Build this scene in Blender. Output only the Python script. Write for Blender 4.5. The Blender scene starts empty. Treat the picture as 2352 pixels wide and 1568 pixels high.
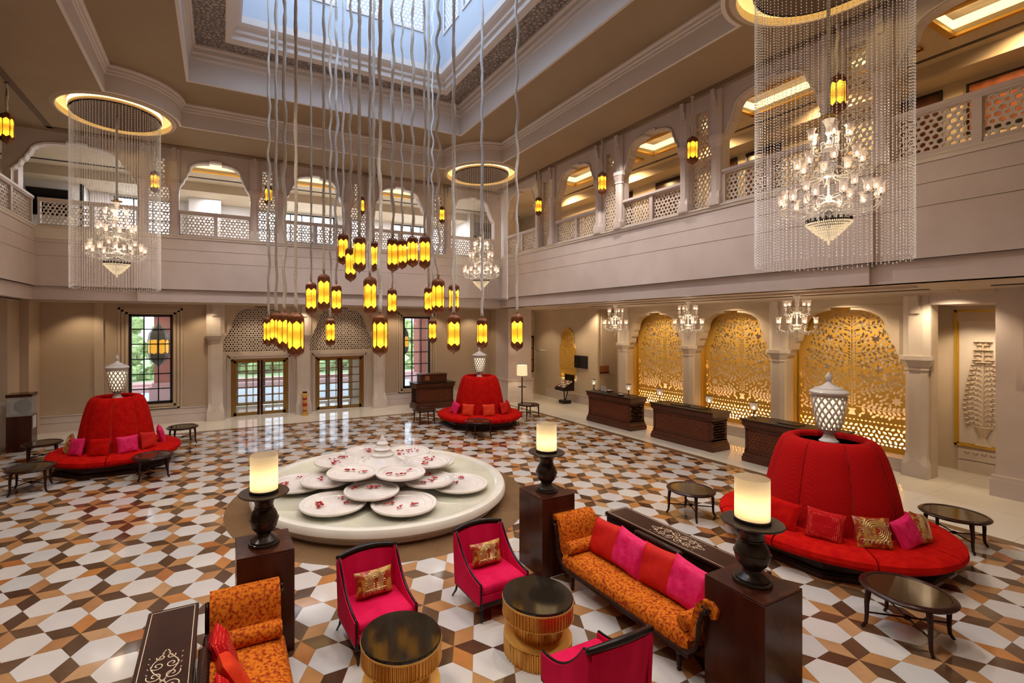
import bpy, math, random
from math import sin, cos, pi, radians, sqrt, atan2
from mathutils import Vector, Matrix
from mathutils.geometry import delaunay_2d_cdt
random.seed(7)
R = random.Random(11)
S = bpy.context.scene
C = S.collection

# ------------------------------------------------------------------ camera, world, light, exposure
YAW = radians(26.45)
cd = bpy.data.cameras.new('camera'); cam = bpy.data.objects.new('camera', cd); C.objects.link(cam)
cam.location = (0, 0, 3.6); cam.rotation_euler = (radians(90), 0, -YAW)
cd.sensor_width = 36.0; cd.lens = 36.0*1088.4/2352; cd.shift_x = (1176-1048.8)/2352; cd.shift_y = -(784-747)/2352
cd.clip_end = 200; cd.clip_start = .05
S.camera = cam
S.view_settings.view_transform = 'Standard'; S.view_settings.look = 'None'
S.view_settings.gamma = 1; S.view_settings.use_curve_mapping = False
S.view_settings.exposure = -0.18
cy = S.cycles
cy.max_bounces = 6; cy.diffuse_bounces = 3; cy.glossy_bounces = 3; cy.transmission_bounces = 4; cy.transparent_max_bounces = 10
cy.caustics_reflective = False; cy.caustics_refractive = False; cy.sample_clamp_indirect = 4; cy.blur_glossy = 1.0
cy.use_denoising = True
try: cy.use_adaptive_sampling = True; cy.adaptive_threshold = 0.04
except Exception: pass
W = bpy.data.worlds.new('world'); S.world = W; W.use_nodes = True
bgn = W.node_tree.nodes['Background']; bgn.inputs[0].default_value = (.80, .87, 1.0, 1); bgn.inputs[1].default_value = 4.0

def lamp(kind, name, loc, energy, col=(1, .82, .58), size=.1, rot=None, spot=None, blend=.6, sy=None):
    d = bpy.data.lights.new(name, kind); d.energy = energy; d.color = col
    if kind == 'AREA':
        d.size = size
        if sy: d.shape = 'RECTANGLE'; d.size_y = sy
    else: d.shadow_soft_size = size
    if kind == 'SPOT': d.spot_size = radians(spot or 80); d.spot_blend = blend
    o = bpy.data.objects.new(name, d); C.objects.link(o); o.location = loc
    if rot: o.rotation_euler = rot
    return o
WARM = (1, .78, .52); NEUT = (1, .90, .80)
KL = 1.0
# added fill spots below the hall ceiling and the gallery, without fittings
for x, y in ((-1.7, 12.5), (-1.7, 7.0), (8.2, 12.5), (8.2, 7.4), (1.0, 15.2), (5.6, 15.2), (1.5, 5.2), (5.2, 5.2), (3.2, 2.6), (-.8, 2.6), (6.6, 1.4), (-3.6, 8.0), (10.0, 10.2)):
    lamp('SPOT', 'hall_fill_lamp', (x, y, 9.9 if -2.4 < x < 8.9 and 4.5 < y < 15.8 else 9.38), 560*KL, NEUT, .12, spot=105)
for y in (6.66, 9.70, 12.87, 15.6, 4.6):
    lamp('SPOT', 'arcade_fill_lamp', (14.2, y, 4.33), 150*KL, WARM, .06, rot=(0, radians(-16), 0), spot=120)  # added warm fill aimed at the arch wall
for y in (2.2, 17.0, 19.2):
    lamp('SPOT', 'arcade_fill_lamp', (13.6, y, 4.33), 110*KL, WARM, .06, spot=110)
for x in (-4.2, -2.2, -.5, 1.2, 3.0, 4.7, 6.9, 8.9, 10.8):
    lamp('SPOT', 'entrance_fill_lamp', (x, 19.45, 4.33), 60*KL, WARM, .06, rot=(radians(14), 0, 0), spot=105)  # added warm fill along the entrance wall
for y in (4.75, 4.2): lamp('SPOT', 'niche_fill_lamp', (15.75, y, 4.05), 60, WARM, .05, rot=(0, radians(-10), 0), spot=95)  # spots added to brighten the relief in the niche

# ------------------------------------------------------------------ materials
def mat(name, col, rough=.5, metal=0, emit=None, es=0, spec=.5, coat=0, noise=None, bump=None, alpha=None):
    m = bpy.data.materials.new(name); m.use_nodes = True; nt = m.node_tree; N = nt.nodes; L = nt.links
    b = N['Principled BSDF']; b.inputs['Base Color'].default_value = (*col, 1); b.inputs['Roughness'].default_value = rough
    b.inputs['Metallic'].default_value = metal; b.inputs['Specular IOR Level'].default_value = spec
    if coat: b.inputs['Coat Weight'].default_value = coat; b.inputs['Coat Roughness'].default_value = .05
    if emit: b.inputs['Emission Color'].default_value = (*emit, 1); b.inputs['Emission Strength'].default_value = es
    tc = N.new('ShaderNodeTexCoord')
    if noise:   # (scale, col2, contrast lo, hi, stretch)
        mp = N.new('ShaderNodeMapping'); L.new(tc.outputs['Object'], mp.inputs[0])
        mp.inputs['Scale'].default_value = noise[4] if len(noise) > 4 else (1, 1, 1)
        n = N.new('ShaderNodeTexNoise'); n.inputs['Scale'].default_value = noise[0]; n.inputs['Detail'].default_value = 4
        L.new(mp.outputs[0], n.inputs[0])
        cr = N.new('ShaderNodeValToRGB'); cr.color_ramp.elements[0].position = noise[2]; cr.color_ramp.elements[1].position = noise[3]
        cr.color_ramp.elements[0].color = (*col, 1); cr.color_ramp.elements[1].color = (*noise[1], 1)
        L.new(n.outputs[0], cr.inputs[0]); L.new(cr.outputs[0], b.inputs['Base Color'])
    if bump:    # (kind, scale, strength, dist)
        if bump[0] == 'voronoi':
            t = N.new('ShaderNodeTexVoronoi'); t.feature = 'DISTANCE_TO_EDGE'
        elif bump[0] == 'wave':
            t = N.new('ShaderNodeTexWave')
        else: t = N.new('ShaderNodeTexNoise')
        t.inputs['Scale'].default_value = bump[1]
        L.new(tc.outputs['Object'], t.inputs[0])
        src = t.outputs[0]
        if bump[0] == 'voronoi':
            r = N.new('ShaderNodeMapRange'); r.inputs[1].default_value = .02; r.inputs[2].default_value = .12; L.new(src, r.inputs[0]); src = r.outputs[0]
        bp = N.new('ShaderNodeBump'); bp.inputs['Strength'].default_value = bump[2]; bp.inputs['Distance'].default_value = bump[3]
        L.new(src, bp.inputs['Height']); L.new(bp.outputs[0], b.inputs['Normal'])
    return m
def mix_mat(name, col, transp, rough=.05, emit=None, es=0, glossy=.3):
    """cheap clear glass: transparent body with a glossy skin"""
    m = bpy.data.materials.new(name); m.use_nodes = True; nt = m.node_tree; N = nt.nodes; L = nt.links
    b = N['Principled BSDF']; b.inputs['Base Color'].default_value = (*col, 1); b.inputs['Roughness'].default_value = rough
    b.inputs['Specular IOR Level'].default_value = glossy
    if emit: b.inputs['Emission Color'].default_value = (*emit, 1); b.inputs['Emission Strength'].default_value = es
    t = N.new('ShaderNodeBsdfTransparent'); mx = N.new('ShaderNodeMixShader'); mx.inputs[0].default_value = transp
    t.inputs[0].default_value = (*[.5+.5*c for c in col], 1)
    o = N['Material Output']; L.new(b.outputs[0], mx.inputs[1]); L.new(t.outputs[0], mx.inputs[2]); L.new(mx.outputs[0], o.inputs[0])
    return m
def transl(name, col, w=.6, es=0, ec=None):
    m = bpy.data.materials.new(name); m.use_nodes = True; nt = m.node_tree; N = nt.nodes; L = nt.links
    b = N['Principled BSDF']; b.inputs['Base Color'].default_value = (*col, 1); b.inputs['Roughness'].default_value = .4
    if es: b.inputs['Emission Color'].default_value = (*(ec or col), 1); b.inputs['Emission Strength'].default_value = es
    t = N.new('ShaderNodeBsdfTranslucent'); t.inputs[0].default_value = (*col, 1); mx = N.new('ShaderNodeMixShader'); mx.inputs[0].default_value = w
    o = N['Material Output']; L.new(b.outputs[0], mx.inputs[1]); L.new(t.outputs[0], mx.inputs[2]); L.new(mx.outputs[0], o.inputs[0])
    return m
M = {}
def defm(k, *a, **kw): M[k] = mat(k, *a, **kw)
defm('plaster', (.56, .43, .30), .7, noise=(1.2, (.60, .47, .34), .3, .7))
defm('plaster_warm', (.62, .50, .36), .6, noise=(1.5, (.68, .55, .41), .3, .7))
defm('stone', (.66, .555, .505), .45, noise=(1.6, (.72, .615, .57), .3, .7))
defm('stone_pale', (.72, .62, .53), .4, noise=(2.2, (.78, .69, .60), .3, .7))
defm('tympanum_back', (.22, .15, .09), .8)  # toned dark so the pierced holes in front read as shade
defm('joint', (.33, .25, .21), .8)
defm('ceiling_paint', (.33, .235, .14), .8, noise=(.8, (.36, .26, .16), .3, .7))
defm('ceiling_white', (.78, .70, .64), .6)
defm('shaft_paint', (.56, .60, .66), .6)
defm('fretwork', (.46, .39, .35), .6, bump=('voronoi', 9.0, 1.0, .12), noise=(30, (.38, .32, .29), .4, .6))
defm('relief_stone', (.66, .55, .40), .6, bump=('voronoi', 7.0, .8, .03))
defm('slot_dark', (.035, .025, .02), .7)
defm('slot_brown', (.16, .10, .06), .7)
defm('marble_floor', (.74, .66, .54), .07, noise=(.9, (.80, .74, .64), .3, .75))
defm('grout', (.42, .33, .24), .4)
WH = [(.58, .53, .50), (.62, .57, .53), (.54, .51, .49), (.60, .54, .49)]
TN = [(.46, .23, .09), (.52, .29, .14), (.42, .20, .08), (.50, .20, .055), (.42, .15, .045)]
BR = [(.085, .042, .022), (.11, .058, .03), (.07, .032, .018), (.13, .075, .038)]
for i, c in enumerate(WH): defm('white_marble%d' % i, c, .09, noise=(2.5, tuple(min(1, v*1.08) for v in c), .35, .7))
for i, c in enumerate(TN): defm('tan_marble%d' % i, c, .09, noise=(5, tuple(v*.85 for v in c), .35, .7))
for i, c in enumerate(BR): defm('brown_marble%d' % i, c, .08, noise=(4, tuple(v*1.25 for v in c), .35, .7))
defm('brown_band', (.17, .095, .045), .08, noise=(2, (.21, .12, .06), .35, .7))
defm('basin_marble', (.74, .69, .60), .12, noise=(1.8, (.83, .79, .71), .35, .65))
defm('plate_marble', (.80, .72, .66), .15, noise=(4, (.86, .80, .75), .35, .65))
M['water'] = mix_mat('water', (.95, .95, .88), .95, .02, glossy=.8)
defm('petal', (.48, .006, .012), .5)
defm('red_velvet', (.46, .003, .003), .9, spec=.08, noise=(9, (.60, .010, .004), .35, .7))
defm('red_dotted', (.40, .003, .004), .9, spec=.08, noise=(80, (.52, .03, .02), .54, .62))
defm('red_silk', (.50, .006, .005), .6, spec=.2, noise=(5, (.68, .02, .01), .3, .7))
defm('orange_silk', (.66, .028, .008), .6, spec=.2, noise=(6, (.78, .06, .012), .3, .7))
defm('pink_silk', (.70, .004, .085), .6, spec=.2, noise=(10, (.82, .03, .16), .35, .65, (1, 6, 1)))
defm('magenta', (.58, .002, .05), .8, spec=.12, noise=(5, (.76, .012, .09), .3, .7, (1, 1, .25)))
defm('chenille', (.68, .18, .010), .8, spec=.15, noise=(34, (.30, .032, .004), .44, .62), bump=('noise', 80, .5, .01))
defm('brocade', (.52, .27, .045), .4, noise=(11, (.36, .03, .01), .46, .54))
defm('brocade_line', (.80, .60, .28), .35, metal=.3)
defm('dark_wood', (.022, .007, .005), .25, spec=.22, noise=(3, (.045, .014, .009), .3, .7, (1, 1, 8)))
defm('mahogany', (.038, .008, .004), .2, spec=.22, noise=(4, (.085, .024, .012), .3, .7, (1, 1, .2)))
defm('desk_wood', (.085, .022, .009), .35, spec=.35, noise=(3, (.11, .036, .016), .3, .7))
defm('desk_carved', (.15, .042, .016), .45, spec=.3)
defm('espresso', (.010, .005, .004), .3, spec=.35)
defm('bronze', (.030, .020, .015), .26, metal=.35, spec=.5, noise=(3, (.045, .03, .022), .3, .7))
defm('black_rubber', (.012, .01, .01), .4)
defm('smoked_top', (.05, .028, .012), .06, spec=.6)
defm('granite', (.018, .013, .009), .08, noise=(160, (.20, .17, .12), .66, .72))
defm('gold_leaf', (.72, .38, .09), .32, metal=.85)
defm('gold_matt', (.80, .47, .11), .42, metal=.7)
defm('gold_panel', (.84, .50, .09), .45, metal=.25)
defm('gold_frame', (.78, .50, .07), .35, metal=.6)
defm('brass', (.36, .22, .07), .3, metal=.9)
defm('rust_metal', (.27, .085, .022), .42, metal=.4, noise=(30, (.15, .045, .014), .4, .6))
defm('rope_fabric', (.74, .66, .54), .45, noise=(60, (.60, .52, .40), .42, .58), bump=('noise', 45, .5, .02))
defm('rope_light', (.90, .88, .85), .35, noise=(60, (.70, .66, .60), .42, .58), bump=('noise', 45, .5, .02))
M['amber_glass'] = transl('amber_glass', (1, .56, .07), .9, es=.45, ec=(1, .42, .0))
defm('amber_dim', (.9, .46, .02), .4, emit=(1, .45, .012), es=1.1)
defm('bulb', (1, .9, .6), .4, emit=(1, .80, .36), es=150)
defm('bulb_warm', (1, .85, .6), .4, emit=(1, .78, .50), es=7)
defm('cove_glow', (1, .8, .4), .5, emit=(1, .72, .28), es=2.6)
defm('cove_ring', (1, .8, .4), .5, emit=(1, .74, .26), es=9)
defm('led', (1, .8, .5), .5, emit=(1, .78, .42), es=30)
defm('daylight_panel', (.8, .9, 1), .5, emit=(.55, .72, 1.0), es=4.2)  # emission stands in for the sky above the shaft
defm('daylight_window', (1, 1, 1), .5, emit=(.84, .93, 1.0), es=2.6)
M['crystal'] = mix_mat('crystal', (.95, .90, .84), .30, .04, emit=(1, .88, .74), es=.04, glossy=1)  # slight emission stands in for lamplight caught in the crystal
M['shade_glass'] = mix_mat('shade_glass', (1, .90, .82), .60, .1, emit=(1, .76, .55), es=.22, glossy=.8)
M['clear_glass'] = mix_mat('clear_glass', (.85, .90, .92), .90, .02, glossy=.7)
M['vitrine_glass'] = mix_mat('vitrine_glass', (.8, .82, .82), .72, .02, glossy=.8)
M['frosted'] = transl('frosted', (.80, .68, .50), .75, es=.05, ec=(1, .74, .42))
M['lamp_cloth'] = transl('lamp_cloth', (.9, .78, .6), .5, es=.75, ec=(1, .84, .62))
defm('urn_ceramic', (.66, .60, .55), .18)
defm('urn_glow', (1, .9, .7), .5, emit=(1, .84, .58), es=1.25)
defm('black_metal', (.010, .009, .009), .4)
defm('screen', (.004, .005, .006), .08)
defm('inlay', (.76, .60, .42), .3)
defm('paper', (.80, .74, .64), .6)
defm('dark_rug', (.05, .04, .035), .9)
defm('copper_print', (.36, .13, .05), .5)
defm('leaf_green', (.20, .32, .10), .8, noise=(9, (.40, .52, .24), .4, .6))
defm('asphalt', (.52, .56, .60), .8)
defm('grass', (.30, .42, .20), .9)
defm('sandstone', (.40, .11, .08), .7)
defm('pinkstone', (.62, .36, .34), .7)
defm('teal', (.02, .22, .18), .5)
defm('grey_wall', (.72, .68, .66), .7)
defm('curtain_cloth', (.66, .58, .56), .8)
defm('art_red', (.18, .045, .02), .5, noise=(7, (.30, .09, .03), .4, .6))
defm('white_metal', (.75, .75, .75), .3)

def dots(name, col, dot, scale):
    m = mat(name, col, .8, spec=.1); nt = m.node_tree; N = nt.nodes; L = nt.links; b = N['Principled BSDF']
    tc = N.new('ShaderNodeTexCoord'); v = N.new('ShaderNodeTexVoronoi'); v.inputs['Scale'].default_value = scale; v.inputs['Randomness'].default_value = 0
    cr = N.new('ShaderNodeValToRGB'); cr.color_ramp.elements[0].position = .20; cr.color_ramp.elements[1].position = .30
    cr.color_ramp.elements[0].color = (*dot, 1); cr.color_ramp.elements[1].color = (*col, 1)
    L.new(tc.outputs['Object'], v.inputs[0]); L.new(v.outputs['Distance'], cr.inputs[0]); L.new(cr.outputs[0], b.inputs['Base Color']); return m
M['dotted_silk'] = dots('dotted_silk', (.50, .006, .010), (.80, .25, .12), 48)
M['red_dotted'] = dots('red_dotted', (.44, .003, .004), (.54, .030, .018), 62)
# ------------------------------------------------------------------ mesh collector
class G:
    def __init__(s, T=None): s.v = []; s.f = []; s.m = []; s.T = T; s.mi = 0
    def add(s, vs, fs):
        n = len(s.v)
        if s.T: vs = [s.T(*p) for p in vs]
        s.v += vs; s.f += [tuple(n+i for i in f) for f in fs]; s.m += [s.mi]*len(fs); return s
    def box(s, x0, y0, z0, x1, y1, z1):
        v = [(x, y, z) for z in (z0, z1) for y in (y0, y1) for x in (x0, x1)]
        return s.add(v, [(0, 2, 3, 1), (4, 5, 7, 6), (0, 1, 5, 4), (2, 6, 7, 3), (0, 4, 6, 2), (1, 3, 7, 5)])
    def cbox(s, cx, cy, z0, w, d, h): return s.box(cx-w/2, cy-d/2, z0, cx+w/2, cy+d/2, z0+h)
    def bevbox(s, x0, y0, z0, x1, y1, z1, b):
        """box with chamfered edges"""
        pts = []; X = ((x0, x1), (x0+b, x1-b)); Y = ((y0, y1), (y0+b, y1-b))
        rings = []
        for z, xx, yy in ((z0, x0+b, y0+b), (z0+b, x0, y0), (z1-b, x0, y0), (z1, x0+b, y0+b)):
            dx = xx-x0; a0, a1, c0, c1 = x0+dx, x1-dx, y0+dx, y1-dx
            rings.append([(a0+b, c0, z), (a1-b, c0, z), (a1, c0+b, z), (a1, c1-b, z), (a1-b, c1, z), (a0+b, c1, z), (a0, c1-b, z), (a0, c0+b, z)])
        v = [p for r in rings for p in r]; f = []
        for k in range(3):
            for i in range(8):
                j = (i+1) % 8; f.append((k*8+i, k*8+j, k*8+8+j, k*8+8+i))
        f.append(tuple(range(7, -1, -1))); f.append(tuple(range(24, 32)))
        return s.add(v, f)
    def prism(s, poly, z0, z1, scale_top=1, c=None):
        n = len(poly)
        if c is None: c = (sum(p[0] for p in poly)/n, sum(p[1] for p in poly)/n)
        v = [(x, y, z0) for x, y in poly] + [(c[0]+(x-c[0])*scale_top, c[1]+(y-c[1])*scale_top, z1) for x, y in poly]
        f = [tuple(range(n-1, -1, -1)), tuple(range(n, 2*n))] + [(i, (i+1) % n, n+(i+1) % n, n+i) for i in range(n)]
        return s.add(v, f)
    def lathe(s, prof, n=24, c=(0, 0, 0), a0=0, a1=2*pi, flute=0, nf=0, sq=None, cap=True):
        full = abs(a1-a0-2*pi) < 1e-6; k = n if full else n+1; v = []
        for r, z in prof:
            for i in range(k):
                a = a0+(a1-a0)*i/n; rr = r*(1+(flute*(0.5+.5*cos(a*nf)) if flute else 0))
                v.append((c[0]+rr*cos(a)*(sq or 1), c[1]+rr*sin(a), c[2]+z))
        f = []
        for j in range(len(prof)-1):
            for i in range(n):
                i2 = (i+1) % k if full else i+1
                f.append((j*k+i, j*k+i2, (j+1)*k+i2, (j+1)*k+i))
        if full and cap:
            if prof[0][0] > 1e-5: f.append(tuple(range(k-1, -1, -1)))
            if prof[-1][0] > 1e-5: f.append(tuple((len(prof)-1)*k+i for i in range(k)))
        return s.add(v, f)
    def tube(s, pts, r, n=6, cap=True):
        P = [Vector(p) for p in pts]; rings = []; up = None; v = []
        for i, p in enumerate(P):
            t = (P[min(i+1, len(P)-1)]-P[max(i-1, 0)])
            if t.length < 1e-9: t = Vector((0, 0, 1))
            t.normalize()
            if up is None:
                up = Vector((0, 0, 1)) if abs(t.z) < .9 else Vector((1, 0, 0))
            a = (up-t*up.dot(t)); 
            if a.length < 1e-6: a = t.orthogonal()
            a.normalize(); b = t.cross(a); up = a
            rr = r(i/(len(P)-1)) if callable(r) else (r[i] if isinstance(r, (list, tuple)) else r)
            for k in range(n):
                q = p+(a*cos(2*pi*k/n)+b*sin(2*pi*k/n))*rr; v.append(tuple(q))
        f = [(j*n+i, j*n+(i+1) % n, (j+1)*n+(i+1) % n, (j+1)*n+i) for j in range(len(P)-1) for i in range(n)]
        if cap: f += [tuple(range(n-1, -1, -1)), tuple((len(P)-1)*n+i for i in range(n))]
        return s.add(v, f)
    def ball(s, c, r, n=8, sz=1):
        prof = [(r*sin(pi*i/(n//2)) if 0 < i < n//2 else 1e-6, -r*sz*cos(pi*i/(n//2))) for i in range(n//2+1)]
        return s.lathe(prof, n, c)
    def octa(s, c, r, h):
        x, y, z = c
        return s.add([(x+r, y, z), (x, y+r, z), (x-r, y, z), (x, y-r, z), (x, y, z+h), (x, y, z-h)],
                     [(0, 1, 4), (1, 2, 4), (2, 3, 4), (3, 0, 4), (1, 0, 5), (2, 1, 5), (3, 2, 5), (0, 3, 5)])
    def sweep(s, poly, path, closed=False):
        """poly: (a,b) section (outward, up) carried along a plan path of (x,y)"""
        n = len(poly); P = [Vector((*p, 0)) for p in path]; v = []; k = len(P)
        for i, p in enumerate(P):
            a = P[(i-1) % k] if closed or i > 0 else None; b = P[(i+1) % k] if closed or i < k-1 else None
            d1 = (p-a).normalized() if a is not None else None; d2 = (b-p).normalized() if b is not None else None
            d1 = d1 or d2; d2 = d2 or d1
            n1 = Vector((d1.y, -d1.x, 0)); n2 = Vector((d2.y, -d2.x, 0)); m = (n1+n2); m.normalize(); q = 1/max(.35, m.dot(n1))
            for (o, z) in poly: v.append((p.x+m.x*o*q, p.y+m.y*o*q, z))
        f = []; kk = k if closed else k-1
        for i in range(kk):
            j = (i+1) % k
            for a in range(n):
                b = (a+1) % n; f.append((i*n+a, i*n+b, j*n+b, j*n+a))
        if not closed: f += [tuple(range(n-1, -1, -1)), tuple((k-1)*n+a for a in range(n))]
        return s.add(v, f)
    def build(s, name, m, parent=None, smooth=False, loc=None, rot=None, kind=None):
        me = bpy.data.meshes.new(name); me.from_pydata(s.v, [], s.f)
        for mm in (m if isinstance(m, (list, tuple)) else [m]): me.materials.append(M[mm])
        if any(s.m): me.polygons.foreach_set('material_index', s.m)
        if smooth:
            me.polygons.foreach_set('use_smooth', [True]*len(me.polygons))
            if smooth is not True:
                try: me.set_sharp_from_angle(angle=radians(smooth))
                except Exception: pass
        me.validate(); me.update()
        o = bpy.data.objects.new(name, me); C.objects.link(o)
        if parent: o.parent = parent
        if loc: o.location = loc
        if rot is not None: o.rotation_euler = (0, 0, rot) if not isinstance(rot, tuple) else rot
        if kind: o['kind'] = kind
        return o

def put(o, label, cat, group=None, kind=None):
    o['label'] = label; o['category'] = cat
    if group: o['group'] = group
    if kind: o['kind'] = kind
    return o
def thing(name, label, cat, loc=(0, 0, 0), rz=0, group=None):
    o = bpy.data.objects.new(name, None); C.objects.link(o); o.empty_display_size = .1
    o.location = loc; o.rotation_euler = (0, 0, rz); return put(o, label, cat, group)
CH = {}
def copy_tree(o, parent=None):
    c = o.copy(); C.objects.link(c)
    if parent: c.parent = parent
    for ch in list(o.children): copy_tree(ch, c)
    return c
def again(o, label, loc=None, rz=None, scale=None):
    c = copy_tree(o); c['label'] = label
    if loc is not None: c.location = loc
    if rz is not None: c.rotation_euler = (0, 0, rz)
    if scale: c.scale = (scale,)*3 if not isinstance(scale, tuple) else scale
    return c
def struct(o): o['kind'] = 'structure'; return o

def cdt_plate(outer, holes, T, n0, n1, g):
    """plate with cut-outs: outer and holes are (u,v) loops, T maps (u,v,n) to the world, thickness n0..n1"""
    vs = []; ed = []; fa = []
    for loop in [outer]+holes:
        if sum(p[0]*q[1]-q[0]*p[1] for p, q in zip(loop, loop[1:]+loop[:1])) < 0: loop = loop[::-1]
        b = len(vs); vs += [Vector(p) for p in loop]; fa.append(list(range(b, b+len(loop))))
    rv, re, rf, ov, oe, of = delaunay_2d_cdt(vs, ed, fa, 0, 1e-5)
    keep = [f for f, o in zip(rf, of) if 0 in o and len(set(o)) == 1]
    cnt = {}
    for f in keep:
        for i in range(len(f)):
            a, b = f[i], f[(i+1) % len(f)]
            cnt[(a, b)] = cnt.get((a, b), 0)+1
    n = len(rv); V = [T(p[0], p[1], n0) for p in rv]+[T(p[0], p[1], n1) for p in rv]
    F = [tuple(f) for f in keep]+[tuple(n+i for i in reversed(f)) for f in keep]
    for (a, b) in cnt:
        if (b, a) not in cnt: F.append((a, b, b+n, a+n))
    sv = g.T; g.T = None; g.add(V, F); g.T = sv
    return g

def honey(g, inside, u0, u1, v0, v1, pitch, hole, n0, n1, T, jit=0, star=True, rnd=None):
    """pierced screen on a hexagonal grid of round and star holes"""
    rr = rnd or R; dy = pitch*sqrt(3)/2; Ro = pitch/sqrt(3); off = {}
    def corner(x, y):
        if not jit: return (x, y)
        k = (round(x*500), round(y*500))
        if k not in off: off[k] = (x+rr.uniform(-jit, jit), y+rr.uniform(-jit, jit))
        return off[k]
    j = 0; y = v0
    while y < v1+dy:
        i = 0; x = u0+(pitch/2 if j % 2 else 0)
        while x < u1+pitch:
            if inside(x, y):
                out = [corner(x+Ro*cos(pi/6+k*pi/3), y+Ro*sin(pi/6+k*pi/3)) for k in range(6)]
                st = star and ((i - (j//2) + (2*j)) % 3 == 0)
                cx = sum(p[0] for p in out)/6; cy_ = sum(p[1] for p in out)/6
                h = hole*(.72 if st else 1)
                if jit: inn = [(cx+(p[0]-cx)*hole*2/pitch*.86, cy_+(p[1]-cy_)*hole*2/pitch*.86) for p in out]
                else: inn = [(x+h*cos(pi/6+k*pi/3+(pi/6 if st else 0)), y+h*sin(pi/6+k*pi/3+(pi/6 if st else 0))) for k in range(6)]
                P = [T(*p, n0) for p in out]+[T(*p, n0) for p in inn]+[T(*p, n1) for p in inn]+[T(*p, n1) for p in out]
                F = []
                for k in range(6):
                    l = (k+1) % 6; F += [(k, l, 6+l, 6+k), (6+k, 6+l, 12+l, 12+k), (12+k, 12+l, 18+l, 18+k)]
                g.add(P, F)
            x += pitch; i += 1
        y += dy; j += 1
    return g
TB = lambda Y: (lambda u, v, n: (u, Y+n, v))        # wall facing the camera side, u runs along X
TR = lambda X: (lambda u, v, n: (X+n, u, v))        # wall on the right, u runs along Y
TL = lambda X: (lambda u, v, n: (X-n, u, v))
def arch_half(n=1):
    return [(0, 1.07), (.17, 1.07), (.17, 1.0), (.34, .985), (.50, .94), (.62, .86), (.69, .76), (.71, .66), (.73, .58), (.765, .52), (.78, .44),
            (.80, .38), (.845, .33), (.86, .26), (.875, .20), (.93, .13), (.95, .07), (1.0, 0)]
def arch_pts(uc, hw, zs, zt):
    h = [(uc+a*hw, zs+b*(zt-zs)) for a, b in arch_half()]
    return [(2*uc-x, z) for x, z in h[::-1]]+h[1:]
def arch_wall(g, T, u0, u1, z0, z1, arches, n0, n1):
    """wall strip u0..u1, z0..z1 with cusped openings that reach down to z0: arches = (uc, hw, zspring, ztop)"""
    outer = [(u0, z0)]
    for uc, hw, zs, zt in sorted(arches):
        pts = arch_pts(uc, hw, zs, zt)
        outer += [(uc-hw, z0)] if zs > z0+1e-6 else []
        outer += pts
        outer += [(uc+hw, z0)] if zs > z0+1e-6 else []
    outer += [(u1, z0), (u1, z1), (u0, z1)]
    return cdt_plate(outer, [], T, n0, n1, g)

# ------------------------------------------------------------------ floor with its tiles
g = G(); g.box(-9, -3, -.12, 17, 24.2, -.006)
floor = struct(g.build('floor', 'grout'))
XB0, XB1, YB1 = -5.45, 11.58, 18.08
def clip(poly, a, b, c):      # keep a*x+b*y<=c
    out = []
    for i in range(len(poly)):
        p, q = poly[i], poly[(i+1) % len(poly)]; dp = a*p[0]+b*p[1]-c; dq = a*q[0]+b*q[1]-c
        if dp <= 0: out.append(p)
        if dp*dq < 0: t = dp/(dp-dq); out.append((p[0]+t*(q[0]-p[0]), p[1]+t*(q[1]-p[1])))
    return out
O0 = (2.33, 5.651); LL = .8737; A = LL/(2*sqrt(3)); th = radians(-29.28)
e1 = (cos(th), sin(th)); e2 = (cos(th-pi/3), sin(th-pi/3))
def rotp(c, pts, a): return [(c[0]+x*cos(a)-y*sin(a), c[1]+x*sin(a)+y*cos(a)) for x, y in pts]
tiles = []
FC = (3.1, 9.8); RING = 3.06
gp = .0016
hexs = [((A-gp)*cos(k*pi/3), (A-gp)*sin(k*pi/3)) for k in range(6)]
rh = [(gp*2, 0), (A*cos(pi/6), -A*.5+gp), (A*sqrt(3)-gp*2, 0), (A*cos(pi/6), A*.5-gp)]
for i in range(-60, 60):
    for j in range(-60, 60):
        c = (O0[0]+LL*(i*e1[0]+j*e2[0]), O0[1]+LL*(i*e1[1]+j*e2[1]))
        if not (-7 < c[0] < 13 and .3 < c[1] < 20): continue
        for k in range(6):
            dark = (k % 2 == 1) if (i+j) % 2 == 0 else (k % 2 == 0)
            a = th+k*pi/3
            v = R.random()
            col = ('brown_marble%d' % (0 if v < .4 else 1 if v < .7 else 2 if v < .88 else 3)) if dark else \
                  ('tan_marble%d' % (0 if v < .34 else 1 if v < .64 else 2 if v < .82 else 3 if v < .94 else 4))
            tiles.append(('r', rotp(c, rh, a), col, c, a))
        for m in (0, 1):
            am = th - pi/6 + (0 if m == 0 else pi/3) 
            d = LL/sqrt(3); cc = (c[0]+d*cos(am), c[1]+d*sin(am))
            tiles.append(('h', rotp(cc, hexs, am), 'white_marble%d' % R.randrange(4), cc, am))
final = {'h': [], 'r': []}
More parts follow.
